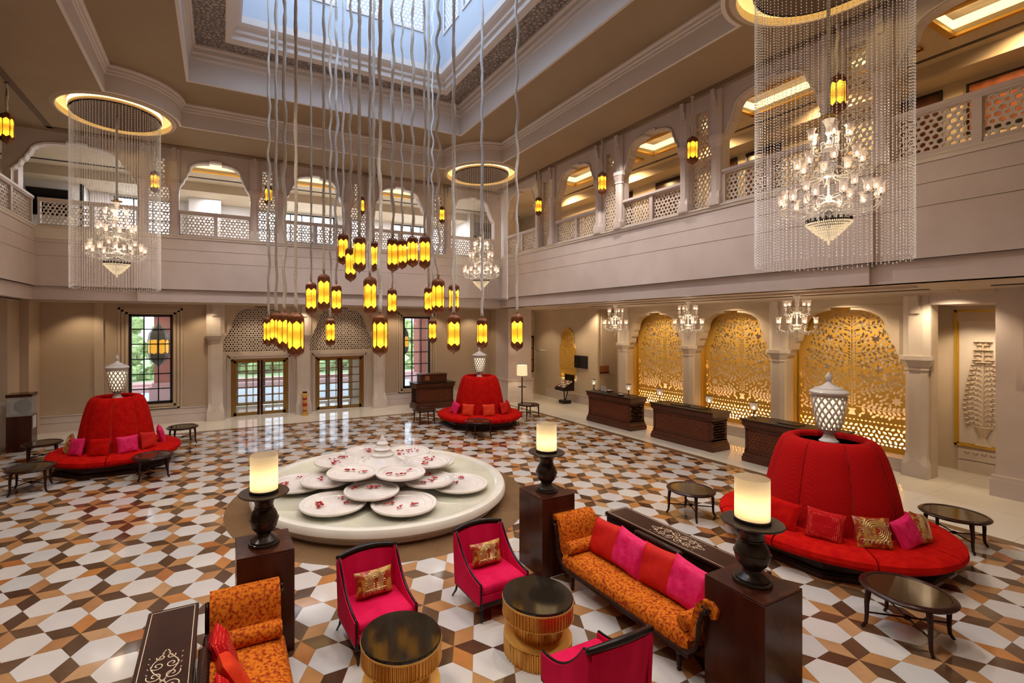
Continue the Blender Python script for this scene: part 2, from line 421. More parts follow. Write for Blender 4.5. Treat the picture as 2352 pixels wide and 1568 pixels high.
for t, poly, col, c, a in tiles:
    q = clip(poly, 1, 0, XB1); 
    if len(q) > 2: q = clip(q, -1, 0, -XB0)
    if len(q) > 2: q = clip(q, 0, 1, YB1)
    if len(q) < 3: continue
    mx = sum(p[0] for p in q)/len(q); my = sum(p[1] for p in q)/len(q)
    D = mx*sin(YAW)+my*cos(YAW); X = mx*cos(YAW)-my*sin(YAW)
    if D < 1 or X/D < -1.25 or X/D > 1.45: continue
    if max((p[0]-FC[0])**2+(p[1]-FC[1])**2 for p in q) < (RING-.05)**2: continue
    full = len(q) == len(poly) and all(abs(u[0]-v[0])+abs(u[1]-v[1]) < 1e-9 for u, v in zip(q, poly))
    vis = D < 9 or True
    # tiles in the frame, nearest first
    infr = (3.6/D < (1568-747)/1088.4*1.02) and (-.97 < X/D < 1.20)
    final[t].append((D if infr else D+100, q, col, c, a, full))
for t, nm in (('h', 'hexagon_tile'), ('r', 'rhombus_tile')):
    L = sorted(final[t], key=lambda z: z[0]); cnt = 0; rest = {}; me = {}
    mats = []
    gr = G()
    for (D, q, col, c, a, full) in L:
        if full and cnt < 300 and D < 100:
            cnt += 1
            if col not in me:
                g = G(); g.prism([(x*.985, y*.985) for x, y in (hexs if t == 'h' else rh)] if False else (hexs if t == 'h' else rh), -.006, 0)
                o = g.build(nm, col, floor); me[col] = o.data
            else:
                o = bpy.data.objects.new(nm, me[col]); C.objects.link(o); o.parent = floor
            o.location = (c[0], c[1], 0); o.rotation_euler = (0, 0, a)
        else:
            if col not in mats: mats.append(col)
            gr.mi = mats.index(col); gr.prism(q, -.006, 0)
    gr.build('distant_' + nm + 's', mats, floor, kind='stuff')
# marble surround in large slabs, brown bands
sg = []
def slabs(x0, y0, x1, y1, nx, ny):
    for i in range(nx):
        for j in range(ny):
            a, b = x0+(x1-x0)*i/nx, x0+(x1-x0)*(i+1)/nx; c, d = y0+(y1-y0)*j/ny, y0+(y1-y0)*(j+1)/ny
            g = G(); g.box(a+.0015, c+.0015, -.006, b-.0015, d-.0015, 0)
            g.build('floor_slab', 'marble_floor', floor)
slabs(11.80, -2.0, 16.8, 21.0, 3, 14); slabs(-9, 18.30, 11.80, 21.0, 12, 2); slabs(-9, 2, -5.67, 18.3, 2, 9); slabs(-.2, 21.0, 6.2, 23.6, 4, 2)
for nm, b in (('floor_band', (11.58, -2.0, 11.80, 18.30)), ('floor_band', (-5.67, 18.08, 11.58, 18.30)), ('floor_band', (-5.67, 2, -5.45, 18.08))):
    g = G(); g.box(b[0], b[1], -.006, b[2], b[3], .0); g.build(nm, 'brown_band', floor)
g = G(); nseg = 16
for i in range(nseg):
    a0, a1 = 2*pi*i/nseg+.0008, 2*pi*(i+1)/nseg-.0008; k = 6
    v = []
    for r in (2.30, RING):
        for q in range(k+1):
            a = a0+(a1-a0)*q/k
            v += [(FC[0]+r*cos(a), FC[1]+r*sin(a), .004)]
    gg = G(); gg.add(v, [(q, q+1, k+2+q, k+1+q)[::-1] for q in range(k)]); 
    # rim edge
    e = [(FC[0]+RING*cos(a0+(a1-a0)*q/k), FC[1]+RING*sin(a0+(a1-a0)*q/k)) for q in range(k+1)]
    gg.add([(x, y, .004) for x, y in e]+[(x, y, -.006) for x, y in e], [(q, q+1, k+2+q, k+1+q)[::-1] for q in range(k)])
    gg.build('ring_slab', 'brown_band', floor)

# ------------------------------------------------------------------ outer shell, mostly outside the frame
g = G(); g.box(-9.2, -2.9, -.1, 17, -2.7, 15.2); g.box(-9.2, -2.9, 9.45, 17, -1.9, 9.6); struct(g.build('wall_front', 'plaster'))
g = G(); g.box(-9.2, -2.7, -.1, -9.0, 24, 9.6); struct(g.build('wall_left', 'plaster'))
# ------------------------------------------------------------------ ground floor, entrance side
def rect(u0, z0, u1, z1): return [(u0, z0), (u1, z0), (u1, z1), (u0, z1)]
YW = 20.3
T = TB(YW); g = G()
WINS = [(-2.93, .76, -1.59, 4.0), (7.39, .76, 8.70, 4.0)]
cdt_plate(rect(-5.4, 0, -.45, 4.38), [rect(*WINS[0])], T, 0, .35, g)
cdt_plate(rect(6.5, 0, 11.95, 4.38), [rect(*WINS[1])], T, 0, .35, g)
wall_back = struct(g.build('wall_back', 'plaster'))
g = G(T=TB(YW)); g.box  # projecting flat strip between the bays
g2 = G(); g2.box(-3.92, YW-.06, 0, -3.66, YW, 4.38); g2.build('wall_strip', 'plaster_warm', wall_back)
# baseboards
def base(x0, x1, y, name='baseboard_back'):
    g = G(); g.box(x0, y-.05, 0, x1, y, .30); g.box(x0, y-.035, .31, x1, y, .52); g.box(x0, y-.05, .53, x1, y, .57)
    struct(g.build(name, 'stone'))
base(-5.4, -.47, YW); base(6.55, 11.95, YW)
# portal wall with two cusped openings
g = G(); arch_wall(g, TB(YW-.12), -.45, 6.5, 0, 4.38, [(1.42, 1.34, 3.0, 4.28), (4.62, 1.36, 3.0, 4.28)], 0, .30)
portal = struct(g.build('wall_portal', 'plaster_warm'))
g = G(); g.box(-.45, YW+.18, 2.35, 6.5, YW+.34, 2.56)
cdt_plate(rect(-.45, 0, 6.5, 2.35), [rect(.345, .002, 2.48, 2.27), rect(3.55, .002, 5.64, 2.27)], TB(YW+.18), 0, .22, g)
g.build('door_surround', 'stone_pale', portal)
g = G(); g.box(-.45, YW+.33, 2.35, 6.5, YW+.40, 4.38); g.build('tympanum_back', 'tympanum_back', portal)
for a, b in ((.22, 2.60), (3.43, 5.76)):
    g = G()
    for k, (d, w) in enumerate(((.03, .05), (.06, .05))):
        x0, x1, zt = a+k*.06, b-k*.06, 2.42-k*.06
        g.box(x0, YW+.12+d*.5, 0, x0+w, YW+.18, zt); g.box(x1-w, YW+.12+d*.5, 0, x1, YW+.18, zt); g.box(x0, YW+.12+d*.5, zt-w, x1, YW+.18, zt)
    g.build('door_moulding', 'stone', portal)
for k, (uc, hw) in enumerate(((1.42, 1.33), (4.62, 1.35))):
    g = G(); honey(g, lambda x, y: True, uc-hw, uc+hw, 2.60, 4.28, .098, .036, 0, .05, TB(YW+.26))
    g.build('tympanum_screen', 'stone_pale', portal)
def octo(cx, y0, w, d):
    return [(cx-w/2, y0+d), (cx-w/2, y0+d*.45), (cx-w*.26, y0), (cx+w*.26, y0), (cx+w/2, y0+d*.45), (cx+w/2, y0+d)]
def column(par, cx, y, z0, zs, w, d, zcorb, mapf=None, m='stone_pale'):
    """engaged column on a wall whose face is at y, seen from -y; zs is the spring of the arch"""
    T = (lambda p: p) if mapf is None else mapf
    def oc(w2, d2): return octo(cx, y-d2, w2, d2)
    g = G(T=mapf); g.prism(oc(w, d), z0+.5*w, zs-.22, 1, (cx, y)); g.build('column_shaft', m, par)
    g = G(T=mapf)     # petal base: square block with lancet shoulders
    b = w*1.18; h = w*1.35
    g.box(cx-b/2, y-d*1.15, z0, cx+b/2, y, z0+h*.55)
    g.prism([(cx-b/2, y), (cx-b/2, y-d*1.15), (cx+b/2, y-d*1.15), (cx+b/2, y)], z0+h*.55, z0+h, .76, (cx, y))
    yy = y-d*1.15-.006
    g.add([(cx-b*.44, yy, z0+h*.1), (cx+b*.44, yy, z0+h*.1), (cx+b*.44, yy, z0+h*.42), (cx+b*.2, yy, z0+h*.72), (cx, yy, z0+h*.86), (cx-b*.2, yy, z0+h*.72), (cx-b*.44, yy, z0+h*.42)], [(0, 1, 2, 3, 4, 5, 6)])
    g.build('column_base', m, par)
    g = G(T=mapf); z = zs-.24
    g.prism(oc(w*1.12, d*1.12), z, z+.05, 1, (cx, y)); g.prism(oc(w*1.02, d*1.02), z+.05, z+.24, 1.42, (cx, y)); g.prism(oc(w*1.5, d*1.5), z+.24, z+.34, 1, (cx, y))
    g.build('column_capital', m, par)
    g = G(T=mapf); g.prism(oc(w*1.25, d*.75), zs+.08, zcorb, 1, (cx, y)); g.build('column_pier', m, par)
    g = G(T=mapf)     # scroll bracket
    bw = w*.42
    g.box(cx-bw/2, y-d*1.5, zcorb-.16, cx+bw/2, y, zcorb); g.box(cx-bw/2, y-d*1.3, zcorb-.24, cx+bw/2, y, zcorb-.14); g.box(cx-bw/2, y-d*1.05, zcorb-.42, cx+bw/2, y, zcorb-.22)
    g.build('scroll_bracket', m, par)
for cx in (-.18, 3.02, 6.22): column(portal, cx, YW-.12, 0, 3.2, .50, .22, 4.38)
# glazed double doors, vestibule behind
def glazed_door(n, x0, x1, y, zt, nx, nz, label):
    t = bpy.data.objects.new('door_%d' % n, None); C.objects.link(t); t.location = ((x0+x1)/2, y, 0); t['kind'] = 'structure'; t['label'] = label; t['category'] = 'door'
    w = (x1-x0)/2
    g = G(); g.box(-w, -.05, 0, -w+.10, .05, zt); g.box(w-.10, -.05, 0, w, .05, zt); g.box(-w, -.05, zt-.06, w, .05, zt); g.build('door_frame', 'brass', t)
    for s in (-1, 1):
        g = G(); a, b = (-w+.10, -.004) if s < 0 else (.004, w-.10)
        g.box(a, -.03, .02, a+.09, .03, zt-.06); g.box(b-.09, -.03, .02, b, .03, zt-.06); g.box(a, -.03, .02, b, .03, .15); g.box(a, -.03, zt-.15, b, .03, zt-.06)
        lf = g.build('door_leaf', 'brass', t)
        g = G()
        for i in range(1, nx): xx = a+.09+(b-a-.18)*i/nx; g.box(xx-.018, -.022, .15, xx+.018, .022, zt-.15)
        for i in range(1, nz): zz = .15+(zt-.30)*i/nz; g.box(a+.09, -.022, zz-.018, b-.09, .022, zz+.018)
        g.build('glazing_bar', 'brass', lf)
        g = G(); g.box(a+.09, -.003, .15, b-.09, .003, zt-.15); g.build('glass_pane', 'clear_glass', lf)
        g = G(); xx = -.06 if s < 0 else .06; g.box(xx-.045, -.040, .02, xx+.045, -.030, zt-.06); g.tube([(xx, -.075, .75), (xx, -.075, 1.45)], .014); g.build('pull_handle', 'mahogany', lf)
    return t
glazed_door(1, .345, 2.48, YW+.30, 2.26, 2, 6, 'left brass framed glazed double door in the back wall')
glazed_door(2, 3.55, 5.64, YW+.30, 2.26, 2, 6, 'right brass framed glazed double door in the back wall')
glazed_door(3, .5, 2.9, 23.2, 2.26, 3, 6, 'outer glazed door seen through the left entrance door')
glazed_door(4, 3.4, 5.8, 23.2, 2.26, 3, 6, 'outer glazed door seen through the right entrance door')
g = G(); g.box(-.3, YW+.4, 0, -.2, 23.2, 2.6); g.box(6.2, YW+.4, 0, 6.3, 23.2, 2.6); g.box(-.3, YW+.4, 2.6, 6.3, 23.2, 2.7); g.box(2.95, 23.15, 0, 3.35, 23.25, 2.6); g.box(-.3, 23.15, 0, .5, 23.25, 2.6); g.box(5.8, 23.15, 0, 6.3, 23.25, 2.6); g.box(-.3, 23.15, 2.26, 6.3, 23.25, 2.6)
struct(g.build('wall_vestibule', 'ceiling_white'))
lamp('AREA', 'vestibule_ceiling_lamp', (3.1, 21.9, 2.58), 30, NEUT, 4, sy=1.2)
# windows
for n, (x0, z0, x1, z1) in enumerate(WINS):
    t = bpy.data.objects.new('window_%d' % (n+1), None); C.objects.link(t); t.location = (x0, YW, z0); t['kind'] = 'structure'
    t['label'] = ('tall black framed window left of the entrance doors', 'tall black framed window right of the entrance doors')[n]; t['category'] = 'window'
    w, h = x1-x0, z1-z0
    g = G(); y0, y1 = -.02, .10
    g.box(0, y0, 0, .08, y1, h); g.box(w-.08, y0, 0, w, y1, h); g.box(0, y0, 0, w, y1, .09); g.box(0, y0, h-.09, w, y1, h)
    g.build('window_frame', 'black_metal', t)
    for i in (1, 2): g = G(); g.box(w*i/3-.018, 0, .08, w*i/3+.018, .07, h-.08); g.build('glazing_bar', 'black_metal', t)
    for i in range(1, 6): g = G(); g.box(.08, 0, h*i/6-.018, w-.08, .07, h*i/6+.018); g.build('glazing_bar', 'black_metal', t)
    g = G(); g.box(.08, .03, .09, w-.08, .036, h-.09); g.build('window_pane', 'clear_glass', t)
    g = G()
    for q, d in ((.32, .03), (.22, .05), (.10, .02)):
        g.box(-q, -d, -q, -q+.07, 0, h+q*.7); g.box(w+q-.07, -d, -q, w+q, 0, h+q*.7); g.box(-q, -d, -q, w+q, 0, -q+.07); g.box(-q, -d, h+q*.7-.07, w+q, 0, h+q*.7)
    g.build('window_surround', 'plaster_warm', t)
# corner piers
g = G(); g.box(11.95, 18.64, 0, 13.25, 19.75, 4.38); p = struct(g.build('wall_pillar_right', 'stone'))
g = G(); g.box(11.90, 18.58, 0, 13.30, 19.8, 1.02); g.box(11.86, 18.54, 1.02, 13.34, 19.84, 1.10); g.box(11.88, 18.56, 0, 13.32, 19.8, .34); g.build('pillar_plinth', 'stone', p)
g = G(); g.box(11.95, 19.75, 0, 12.3, 20.7, 4.38); g.box(-7.0, 18.35, 0, -5.62, 19.3, 4.38); g.box(-7.0, 19.3, 0, -5.4, 20.7, 4.38); p = struct(g.build('wall_pillar_left', 'plaster'))
g = G(); g.box(-7.0, 18.28, 0, -5.55, 19.3, 1.25); g.box(-7.0, 18.24, 1.25, -5.51, 19.3, 1.33); g.box(-7, 18.24, 0, -5.51, 19.3, .34); g.build('pillar_plinth', 'stone', p)

# ------------------------------------------------------------------ ground floor, reception side
XA = 14.9
MR = lambda x, y, z: (XA+(y), x, z)     # local x runs along Y, local -y looks into the hall
ARC = [(6.81, 1.36, 2.62, 4.02), (9.87, 1.34, 2.62, 4.02), (12.91, 1.38, 2.62, 4.02)]
g = G(); arch_wall(g, TR(XA), 4.98, 14.62, 0, 4.38, ARC, 0, .34)
wall_right = struct(g.build('wall_right', 'plaster_warm'))
for cy_ in (5.22, 8.36, 11.38, 14.44): column(wall_right, cy_, 0, 0, 2.78, .40, .18, 4.30, MR)
g = G(); g.box(XA-.25, 3.9, 4.3, XA+.6, 21, 4.38); g.box(XA-.04, 3.9, 4.08, XA, 14.7, 4.12)
g.build('cornice', 'plaster_warm', wall_right)
# golden niches: gilt reveal, backing, dado
XG = 15.50
for uc, hw, zs, zt in ARC:
    g = G(); g.box(XG+.16, uc-hw-.1, .0, XG+.24, uc+hw+.1, 4.2); g.build('niche_back', 'ceiling_white', wall_right)
    g = G(); g.box(XA+.34, uc-hw-.06, .3, XG+.16, uc-hw, 4.2); g.box(XA+.34, uc+hw, .3, XG+.16, uc+hw+.06, 4.2); g.box(XA+.34, uc-hw, 4.12, XG+.16, uc+hw, 4.2)
    for q in (.06, .16, .27, .40, .50): g.box(XA+.34+q, uc+hw-.02, .34, XA+.36+q, uc+hw, 4.1)
    g.build('niche_reveal', 'gold_panel', wall_right)
    g = G(); g.box(XA+.05, uc-hw, 0, XG+.02, uc+hw, .32); g.box(XA+.02, uc-hw, 0, XG, uc+hw, .10); g.build('niche_dado', 'stone', wall_right)
    g = G(); g.box(XG+.05, uc-hw+.05, .335, XG+.14, uc+hw-.05, .36); g.build('light_strip', 'led', wall_right)
    lamp('AREA', 'niche_wash_lamp', (XG+.09, uc, .38), 120, (1, .80, .50), .10, rot=(radians(180), 0, 0), sy=hw*2-.2)

def leaf_loop(cx, cz, a, L, w):
    pts = [(-.5, 0), (-.3, -.36), (0, -.5), (.28, -.3), (.5, 0), (.28, .3), (0, .5), (-.3, .36)]
    return [(cx+L*px*cos(a)-w*py*sin(a), cz+L*px*sin(a)+w*py*cos(a)) for px, py in pts]
def tree_holes(hw, z0, zt, inside, seed=3, dens=1.0):
    r = random.Random(seed); H = []; cen = []
    def ok(x, z, d):
        if not inside(x, z): return False
        for (a, b, e) in cen:
            if (a-x)**2+(b-z)**2 < ((d+e)*.5)**2: return False
        return True
    def addl(x, z, a, L, w, sym=True):
        for s in ((1, -1) if sym and abs(x) > .01 else (1,)):
            if ok(s*x, z, w*1.22): cen.append((s*x, z, w*1.15)); H.append(leaf_loop(s*x, z, a if s > 0 else pi-a, L, w))
    def strip(pts, w):
        for s in (1, -1):
            seg = []
            for (x, z) in pts:
                if not inside(s*x, z) or not ok(s*x, z, .012): 
                    if len(seg) > 2: put_strip(seg, w)
                    seg = []; continue
                seg.append((s*x, z))
            if len(seg) > 2: put_strip(seg, w)
    def put_strip(seg, w):
        a = []; b = []
        for i, p in enumerate(seg):
            q0 = seg[max(0, i-1)]; q1 = seg[min(len(seg)-1, i+1)]; dx, dz = q1[0]-q0[0], q1[1]-q0[1]; n = sqrt(dx*dx+dz*dz) or 1
            f = w*.5*(1-.5*i/len(seg)); a.append((p[0]-dz/n*f, p[1]+dx/n*f)); b.append((p[0]+dz/n*f, p[1]-dx/n*f)); cen.append((p[0], p[1], w))
        H.append(a+b[::-1])
    s = hw/1.3
    # frieze: two rows of ovals and a leaf scroll between
    for row, zz in ((0, z0+.60*s), (1, z0+.06*s)):
        n = int(hw*2/(.085*s)); 
        for i in range(n):
            x = -hw+hw*2*(i+.5)/n; 
            if ok(x, zz, .03): cen.append((x, zz, .03)); H.append(leaf_loop(x, zz, 0, .055*s, .042*s))
    for i in range(int(hw*2/(.11*s))):
        for k in range(4):
            x = -hw+.11*s*(i+.5+.5*(k % 2)); zz = z0+.15*s+.105*s*k
            addl(x, zz, r.choice((.6, -.6, 2.2, 1.2)), .10*s, .055*s, False)
    zt0 = z0+.72*s
    # vase foot and trunk
    H.append([(-.09*s, zt0), (.09*s, zt0), (.05*s, zt0+.10*s), (.10*s, zt0+.17*s), (-.10*s, zt0+.17*s), (-.05*s, zt0+.10*s)]); cen.append((0, zt0+.09*s, .24*s))
    tz = [zt0+.22*s+i*.08*s for i in range(200) if zt0+.22*s+i*.08*s < zt-.12*s]
    a = [(-.013*s, z) for z in tz]; b = [(.013*s, z) for z in tz][::-1]
    H.append(a+b); [cen.append((0, z, .03*s)) for z in tz]
    nb = int((zt-zt0)/(.33*s)); paths = []
    for k in range(nb):
        zz = zt0+.25*s+k*.34*s; wm = hw*.97*(1-.10*(k % 2)) ; rise = (.25+.55*(k % 2)+.05*k)*s
        pts = []
        for i in range(1, 40):
            t = i/39; pts.append((.03*s+wm*sin(t*pi*.56)/sin(pi*.56), zz+.10*s*sin(t*pi)*(-1 if k == 0 else 1)+rise*t**1.8))
        paths.append(pts)
    # blossoms
    for fx, fz in ((.72, .50), (.45, 1.35), (.92, 1.05), (.40, 2.2), (.85, 1.75), (0, 2.05), (.62, 2.75), (0, 3.0)):
        x, z = fx*hw, zt0+fz*s*.92
        for sg in ((1, -1) if fx else (1,)):
            if ok(sg*x, z, .22*s):
                cen.append((sg*x, z, .24*s)); H.append([(sg*x+(.13 if i % 2 else .07)*s*cos(i*pi/7), z+(.13 if i % 2 else .07)*s*sin(i*pi/7)) for i in range(14)])
    for pts in paths: strip(pts, .024*s)
    for pts in paths:
        d = 0; last = pts[0]; side = 1
        for i in range(1, len(pts)):
            q = pts[i]; dx, dz = q[0]-last[0], q[1]-last[1]
            if sqrt(dx*dx+dz*dz) > .082*s:
                a = atan2(dz, dx)
                for sd in (1, -1):
                    aa = a+sd*.85; addl(q[0]+cos(aa)*.08*s, q[1]+sin(aa)*.08*s, aa, .125*s, .068*s)
                last = q
    for z in tz[::1]:
        addl(.062*s, z, .9, .095*s, .05*s)
    for _ in range(int(1500*dens)):      # fill what stays open
        x, z = r.uniform(.02, hw*.97), r.uniform(zt0, zt); addl(x, z, r.uniform(.3, 1.6), .11*s, .062*s)
    return H
def arch_in(uc, hw, zs, zt, m):
    h = arch_half()
    def f(x, z):
        u = abs(x-uc)/max(hw-m, .01)
        if u > 1: return False
        if z < zs: return True
        v = (z-zs)/(zt-zs-m*.5)
        for (a, b), (c, d) in zip(h, h[1:]):
            if a <= u <= c: return v < (b if c == a else b+(d-b)*(u-a)/(c-a))
        return False
    return f
hw = 1.34
HOLES = tree_holes(hw, .42, 4.06, arch_in(0, hw, 2.55, 4.06, .07))
g = G(); cdt_plate(rect(-hw, .36, hw, 4.12), HOLES, lambda u, v, n: (n, u, v), 0, .016, g)
fr = G(); fr.box(-.03, -hw, .32, .03, hw, .37); fr.box(-.03, -hw, .32, .03, -hw+.03, 4.12); fr.box(-.03, hw-.03, .32, .03, hw, 4.12)
pm = None
for k, (uc, hw_, zs, zt) in enumerate(ARC):
    lab = ('pierced golden tree of life panel in the arch nearest the right edge of the photo', 'pierced golden tree of life panel in the middle arch of the reception wall', 'pierced golden tree of life panel in the farthest arch of the reception wall')[k]
    if pm is None:
        pm = thing('tree_panel', lab, 'panel', (XG, uc, 0), group='golden panels behind the reception'); g.build('pierced_sheet', 'gold_panel', pm); fr.build('panel_frame', 'gold_frame', pm)
    else: again(pm, lab, (XG, uc, 0))
# far stretch of the reception wall
g = G(); cdt_plate(rect(15.95, 0, 20.62, 4.38), [rect(19.62, .002, 20.58, 2.33)], TR(XA-.04), 0, .2, g); struct(g.build('wall_right_far', 'plaster_warm'))
g = G(); g.box(12.3, 20.62, 0, 15.2, 20.8, 4.38); struct(g.build('wall_back_far', 'plaster_warm'))
g = G(); g.box(XA-.06, 15.9, 0, XA+.04, 16.5, 4.38); g.box(XA+.1, 14.6, 0, XA+1.2, 14.75, 4.38); g.box(16.0, 14.7, 0, 16.1, 16.4, 4.38); g.box(XA+.15, 15.9, 0, 16.1, 16.0, 4.38)
struct(g.build('wall_recess', 'plaster_warm'))
g = G()
for y0, y1 in ((15.95, 19.6),): g.box(XA-.09, y0, 0, XA-.04, y1, .30); g.box(XA-.08, y0, .31, XA-.04, y1, .42)
g.box(13.3, 20.57, 0, 14.86, 20.62, .3); g.box(13.3, 20.585, .31, 14.86, 20.62, .42)
struct(g.build('baseboard_right', 'stone'))
g = G(); g.box(0, 0, 0, .03, .95, 2.32)
o = g.build('carved_door_panel', 'relief_stone', None, loc=(XA-.02, 19.63, .0)); put(o, 'carved stone relief panel in the doorway left of the small golden arch', 'panel')
H2 = tree_holes(.56, .0, 2.34, arch_in(0, .56, 1.45, 2.34, .04), 5, .5)
t = thing('small_tree_panel', 'small pointed golden pierced panel on the wall beside the wall screen', 'panel', (XA-.06, 17.86, 1.12))
g = G()
arc2 = [(-.56, 0), (.56, 0), (.56, 1.4), (.50, 1.50), (.44, 1.62), (.44, 1.95), (.36, 2.12), (.22, 2.25), (0, 2.38), (-.22, 2.25), (-.36, 2.12), (-.44, 1.95), (-.44, 1.62), (-.50, 1.50), (-.56, 1.4)]
def inarc(x, z):
    u = abs(x); lim = .50 if z < 1.42 else .38 if z < 1.95 else max(0, .38*(1-((z-1.95)/.36)**1.5)) if z < 2.28 else 0
    return u < lim
H2 = tree_holes(.52, .05, 2.25, inarc, 5, .5)
cdt_plate(arc2, H2, lambda u, v, n: (n, u, v), -.05, -.035, g); g.build('pierced_sheet', 'gold_panel', t)
g = G(); cdt_plate(arc2, [], lambda u, v, n: (n, u, v), 0, .02, g); g.build('back_board', 'ceiling_white', t)
l = lamp('AREA', 'panel_wash_lamp', (-.018, 0, .04), 14, (1, .80, .50), .03, rot=(radians(180), 0, 0), sy=.9); l.parent = t
g = G(); g.box(-.035, -.5, .02, -.005, .5, .04); g.build('light_strip', 'led', t)
g = G(); v = [(x, z) for x, z in arc2]; 
for i in range(len(v)):
    a, b = v[i], v[(i+1) % len(v)]; g.tube([(-.05, a[0], a[1]), (-.05, b[0], b[1])], .022, 5)
g.build('panel_frame', 'gold_frame', t)
# niche with the carved flower relief near the right edge
g = G(); g.box(16.5, 3.0, 0, 16.6, 5.6, 4.38); g.box(XA+.3, 5.455, 0, 16.6, 5.56, 4.38); g.box(16.46, 3.2, 3.7, 16.5, 5.1, 4.38)
struct(g.build('wall_niche', 'plaster_warm'))
g = G(); g.box(XA-.1, 3.9, 4.08, 16.5, 5.0, 4.38); g.box(XA-.22, -.5, 0, 16.5, 3.9, 4.38); g.box(XA-.30, -.5, 2.4, XA-.22, 3.5, 4.38)
wr = struct(g.build('wall_right_near', 'stone'))
g = G(); g.box(16.6, -2.9, -.1, 16.8, 21, 4.4); g.box(14.68, -2.7, 0, 16.6, -.5, 4.38); struct(g.build('wall_right_outer', 'plaster'))
g = G(); g.box(XA-.29, -.5, 0, XA-.22, 3.97, .36); g.box(XA-.265, -.5, .36, XA-.22, 3.95, .44); g.build('baseboard', 'stone', wr)
g = G(); g.box(XA-.42, 3.3, 4.02, XA-.22, 3.48, 4.3); g.box(XA-.34, 3.32, 3.9, XA-.22, 3.46, 4.05); g.build('scroll_bracket', 'stone', wr)
g = G(); g.box(16.40, 3.0, 0, 16.5, 5.0, .28); g.box(16.43, 3.0, .3, 16.5, 5.0, .55)
for i in range(14): g.lathe([(.001, 0), (.055, .01), (.06, .03)], 8, (0, 0, 0)) if False else None
nd = struct(g.build('baseboard_niche', 'stone_pale'))
for i in range(13):
    g = G(); y = 3.1+i*.145; g.add([(16.425, y+.055*cos(a*pi/6), .50+.055*sin(a*pi/6)) for a in range(6, 13)]+[(16.425, y+.03*cos(a*pi/6), .50+.03*sin(a*pi/6)) for a in range(12, 5, -1)], [(k, k+1, 12-k, 13-k) for k in range(6)]); g.build('lotus_carving', 'joint', nd)
t = thing('flower_relief', 'carved white flowering plant relief in a thin gold frame, right edge', 'relief', (16.5, 4.58, 0))
g = G()
for q0, q1, w, d in ((.62, 3.98, .05, .05), (.67, 3.93, .03, .03)):
    yy = .50-(q0-.62); g.box(-d, -yy, q0, 0, -yy+w, q1); g.box(-d, yy-w, q0, 0, yy, q1); g.box(-d, -yy, q0, 0, yy, q0+w); g.box(-d, -yy, q1-w, 0, yy, q1)
g.build('picture_frame', 'gold_frame', t)
g = G(); g.box(-.01, -.45, .67, 0, .45, 3.93); g.build('back_board', 'stone_pale', t)
g = G(); rr = random.Random(4)
g.tube([(-.03, 0, .95), (-.03, 0, 3.2)], .018, 5)
g.lathe([(.16, 0), (.09, .08), (.05, .2), (.15, .42), (.17, .45), (.001, .46)], 10, (-.03, 0, .68), sq=.3)
for i in range(17):
    z = 1.15+i*.12; w = (.33-.008*abs(i-4)*(1 if i > 4 else 2))*(1-(i/19)**2.2)
    for s in (-1, 1):
        pts = [(-.03, s*w*t_, z+.16*sin(t_*pi*.5)-.10*t_**3) for t_ in [k/7 for k in range(8)]]
        g.tube(pts, .011, 4)
        g.lathe([(.001, -.02), (.05, 0), (.001, .02)], 6, (-.03, s*w, z+.05))
        for q in (3, 5): g.ball((-.03, pts[q][1], pts[q][2]-.03), .028, 6, 1.4)
for z in (3.0, 2.7, 3.2):
    for s in (-1, 0, 1): g.lathe([(.001, -.02), (.07, 0), (.001, .02)], 8, (-.03, s*.10, z))
g.build('carved_plant', 'plaster_warm', t)

# ------------------------------------------------------------------ gallery parapet (fascia) all round the hall
PATH = [(-4.95, 2), (-4.95, 18.2), (-2.5, 18.2), (-2.5, 18.1), (8.8, 18.1), (8.8, 18.2), (11.3, 18.2), (11.3, 17.55), (11.0, 17.55), (11.0, 4.5), (11.1, 4.5), (11.1, -1.5)]
def sec(o0, o1, z0, z1): return [(o0, z0), (o1, z0), (o1, z1), (o0, z1)]
def cut_sweep(name, s, m, par=None, path=PATH):
    g = G(); g.sweep(s, path); return g.build(name, m, par)
fas = struct(cut_sweep('trim_1', sec(-.55, -.10, 4.38, 4.79), 'stone'))
cut_sweep('joint_backing', sec(-.5, -.012, 4.79, 6.55), 'joint', fas)
for z0, z1 in ((4.79, 5.692), (5.704, 6.092), (6.104, 6.452)): cut_sweep('parapet_course', sec(-.4, 0, z0, z1), 'stone', fas)
cut_sweep('parapet_moulding', [(-.4, 6.462), (.02, 6.462), (.035, 6.50), (.035, 6.53), (.06, 6.545), (.06, 6.58), (-.4, 6.58)], 'stone_pale', fas)
g = G(); g.box(11.2, -1.5, 6.2, 14.7, 18.3, 6.5); g.box(-9, 18.15, 6.2, 14.7, 24, 6.5); g.box(-9, 2, 6.2, -5.0, 18.3, 6.5); struct(g.build('floor_gallery', 'marble_floor'))
g = G(); g.box(11.3, -1.5, 4.38, 16.6, 18.5, 4.5); g.box(-9, 18.5, 4.38, 16.6, 23.3, 4.5); g.box(-9, 2, 4.38, -5.3, 18.5, 4.5)
cl = struct(g.build('ceiling_arcade', 'plaster_warm'))
g = G(); g.box(13.55, 4.6, 4.365, 13.70, 15.0, 4.385); g.box(13.3, -1, 4.365, 13.45, 3.6, 4.385); g.build('air_slot', 'slot_dark', cl)
g = G()
for y0, y1 in ((4.3, 15.3),): g.box(12.2, y0, 4.33, 12.28, y1, 4.38); g.box(14.1, y0, 4.33, 14.18, y1, 4.38)
g.build('ceiling_moulding', 'stone_pale', cl)

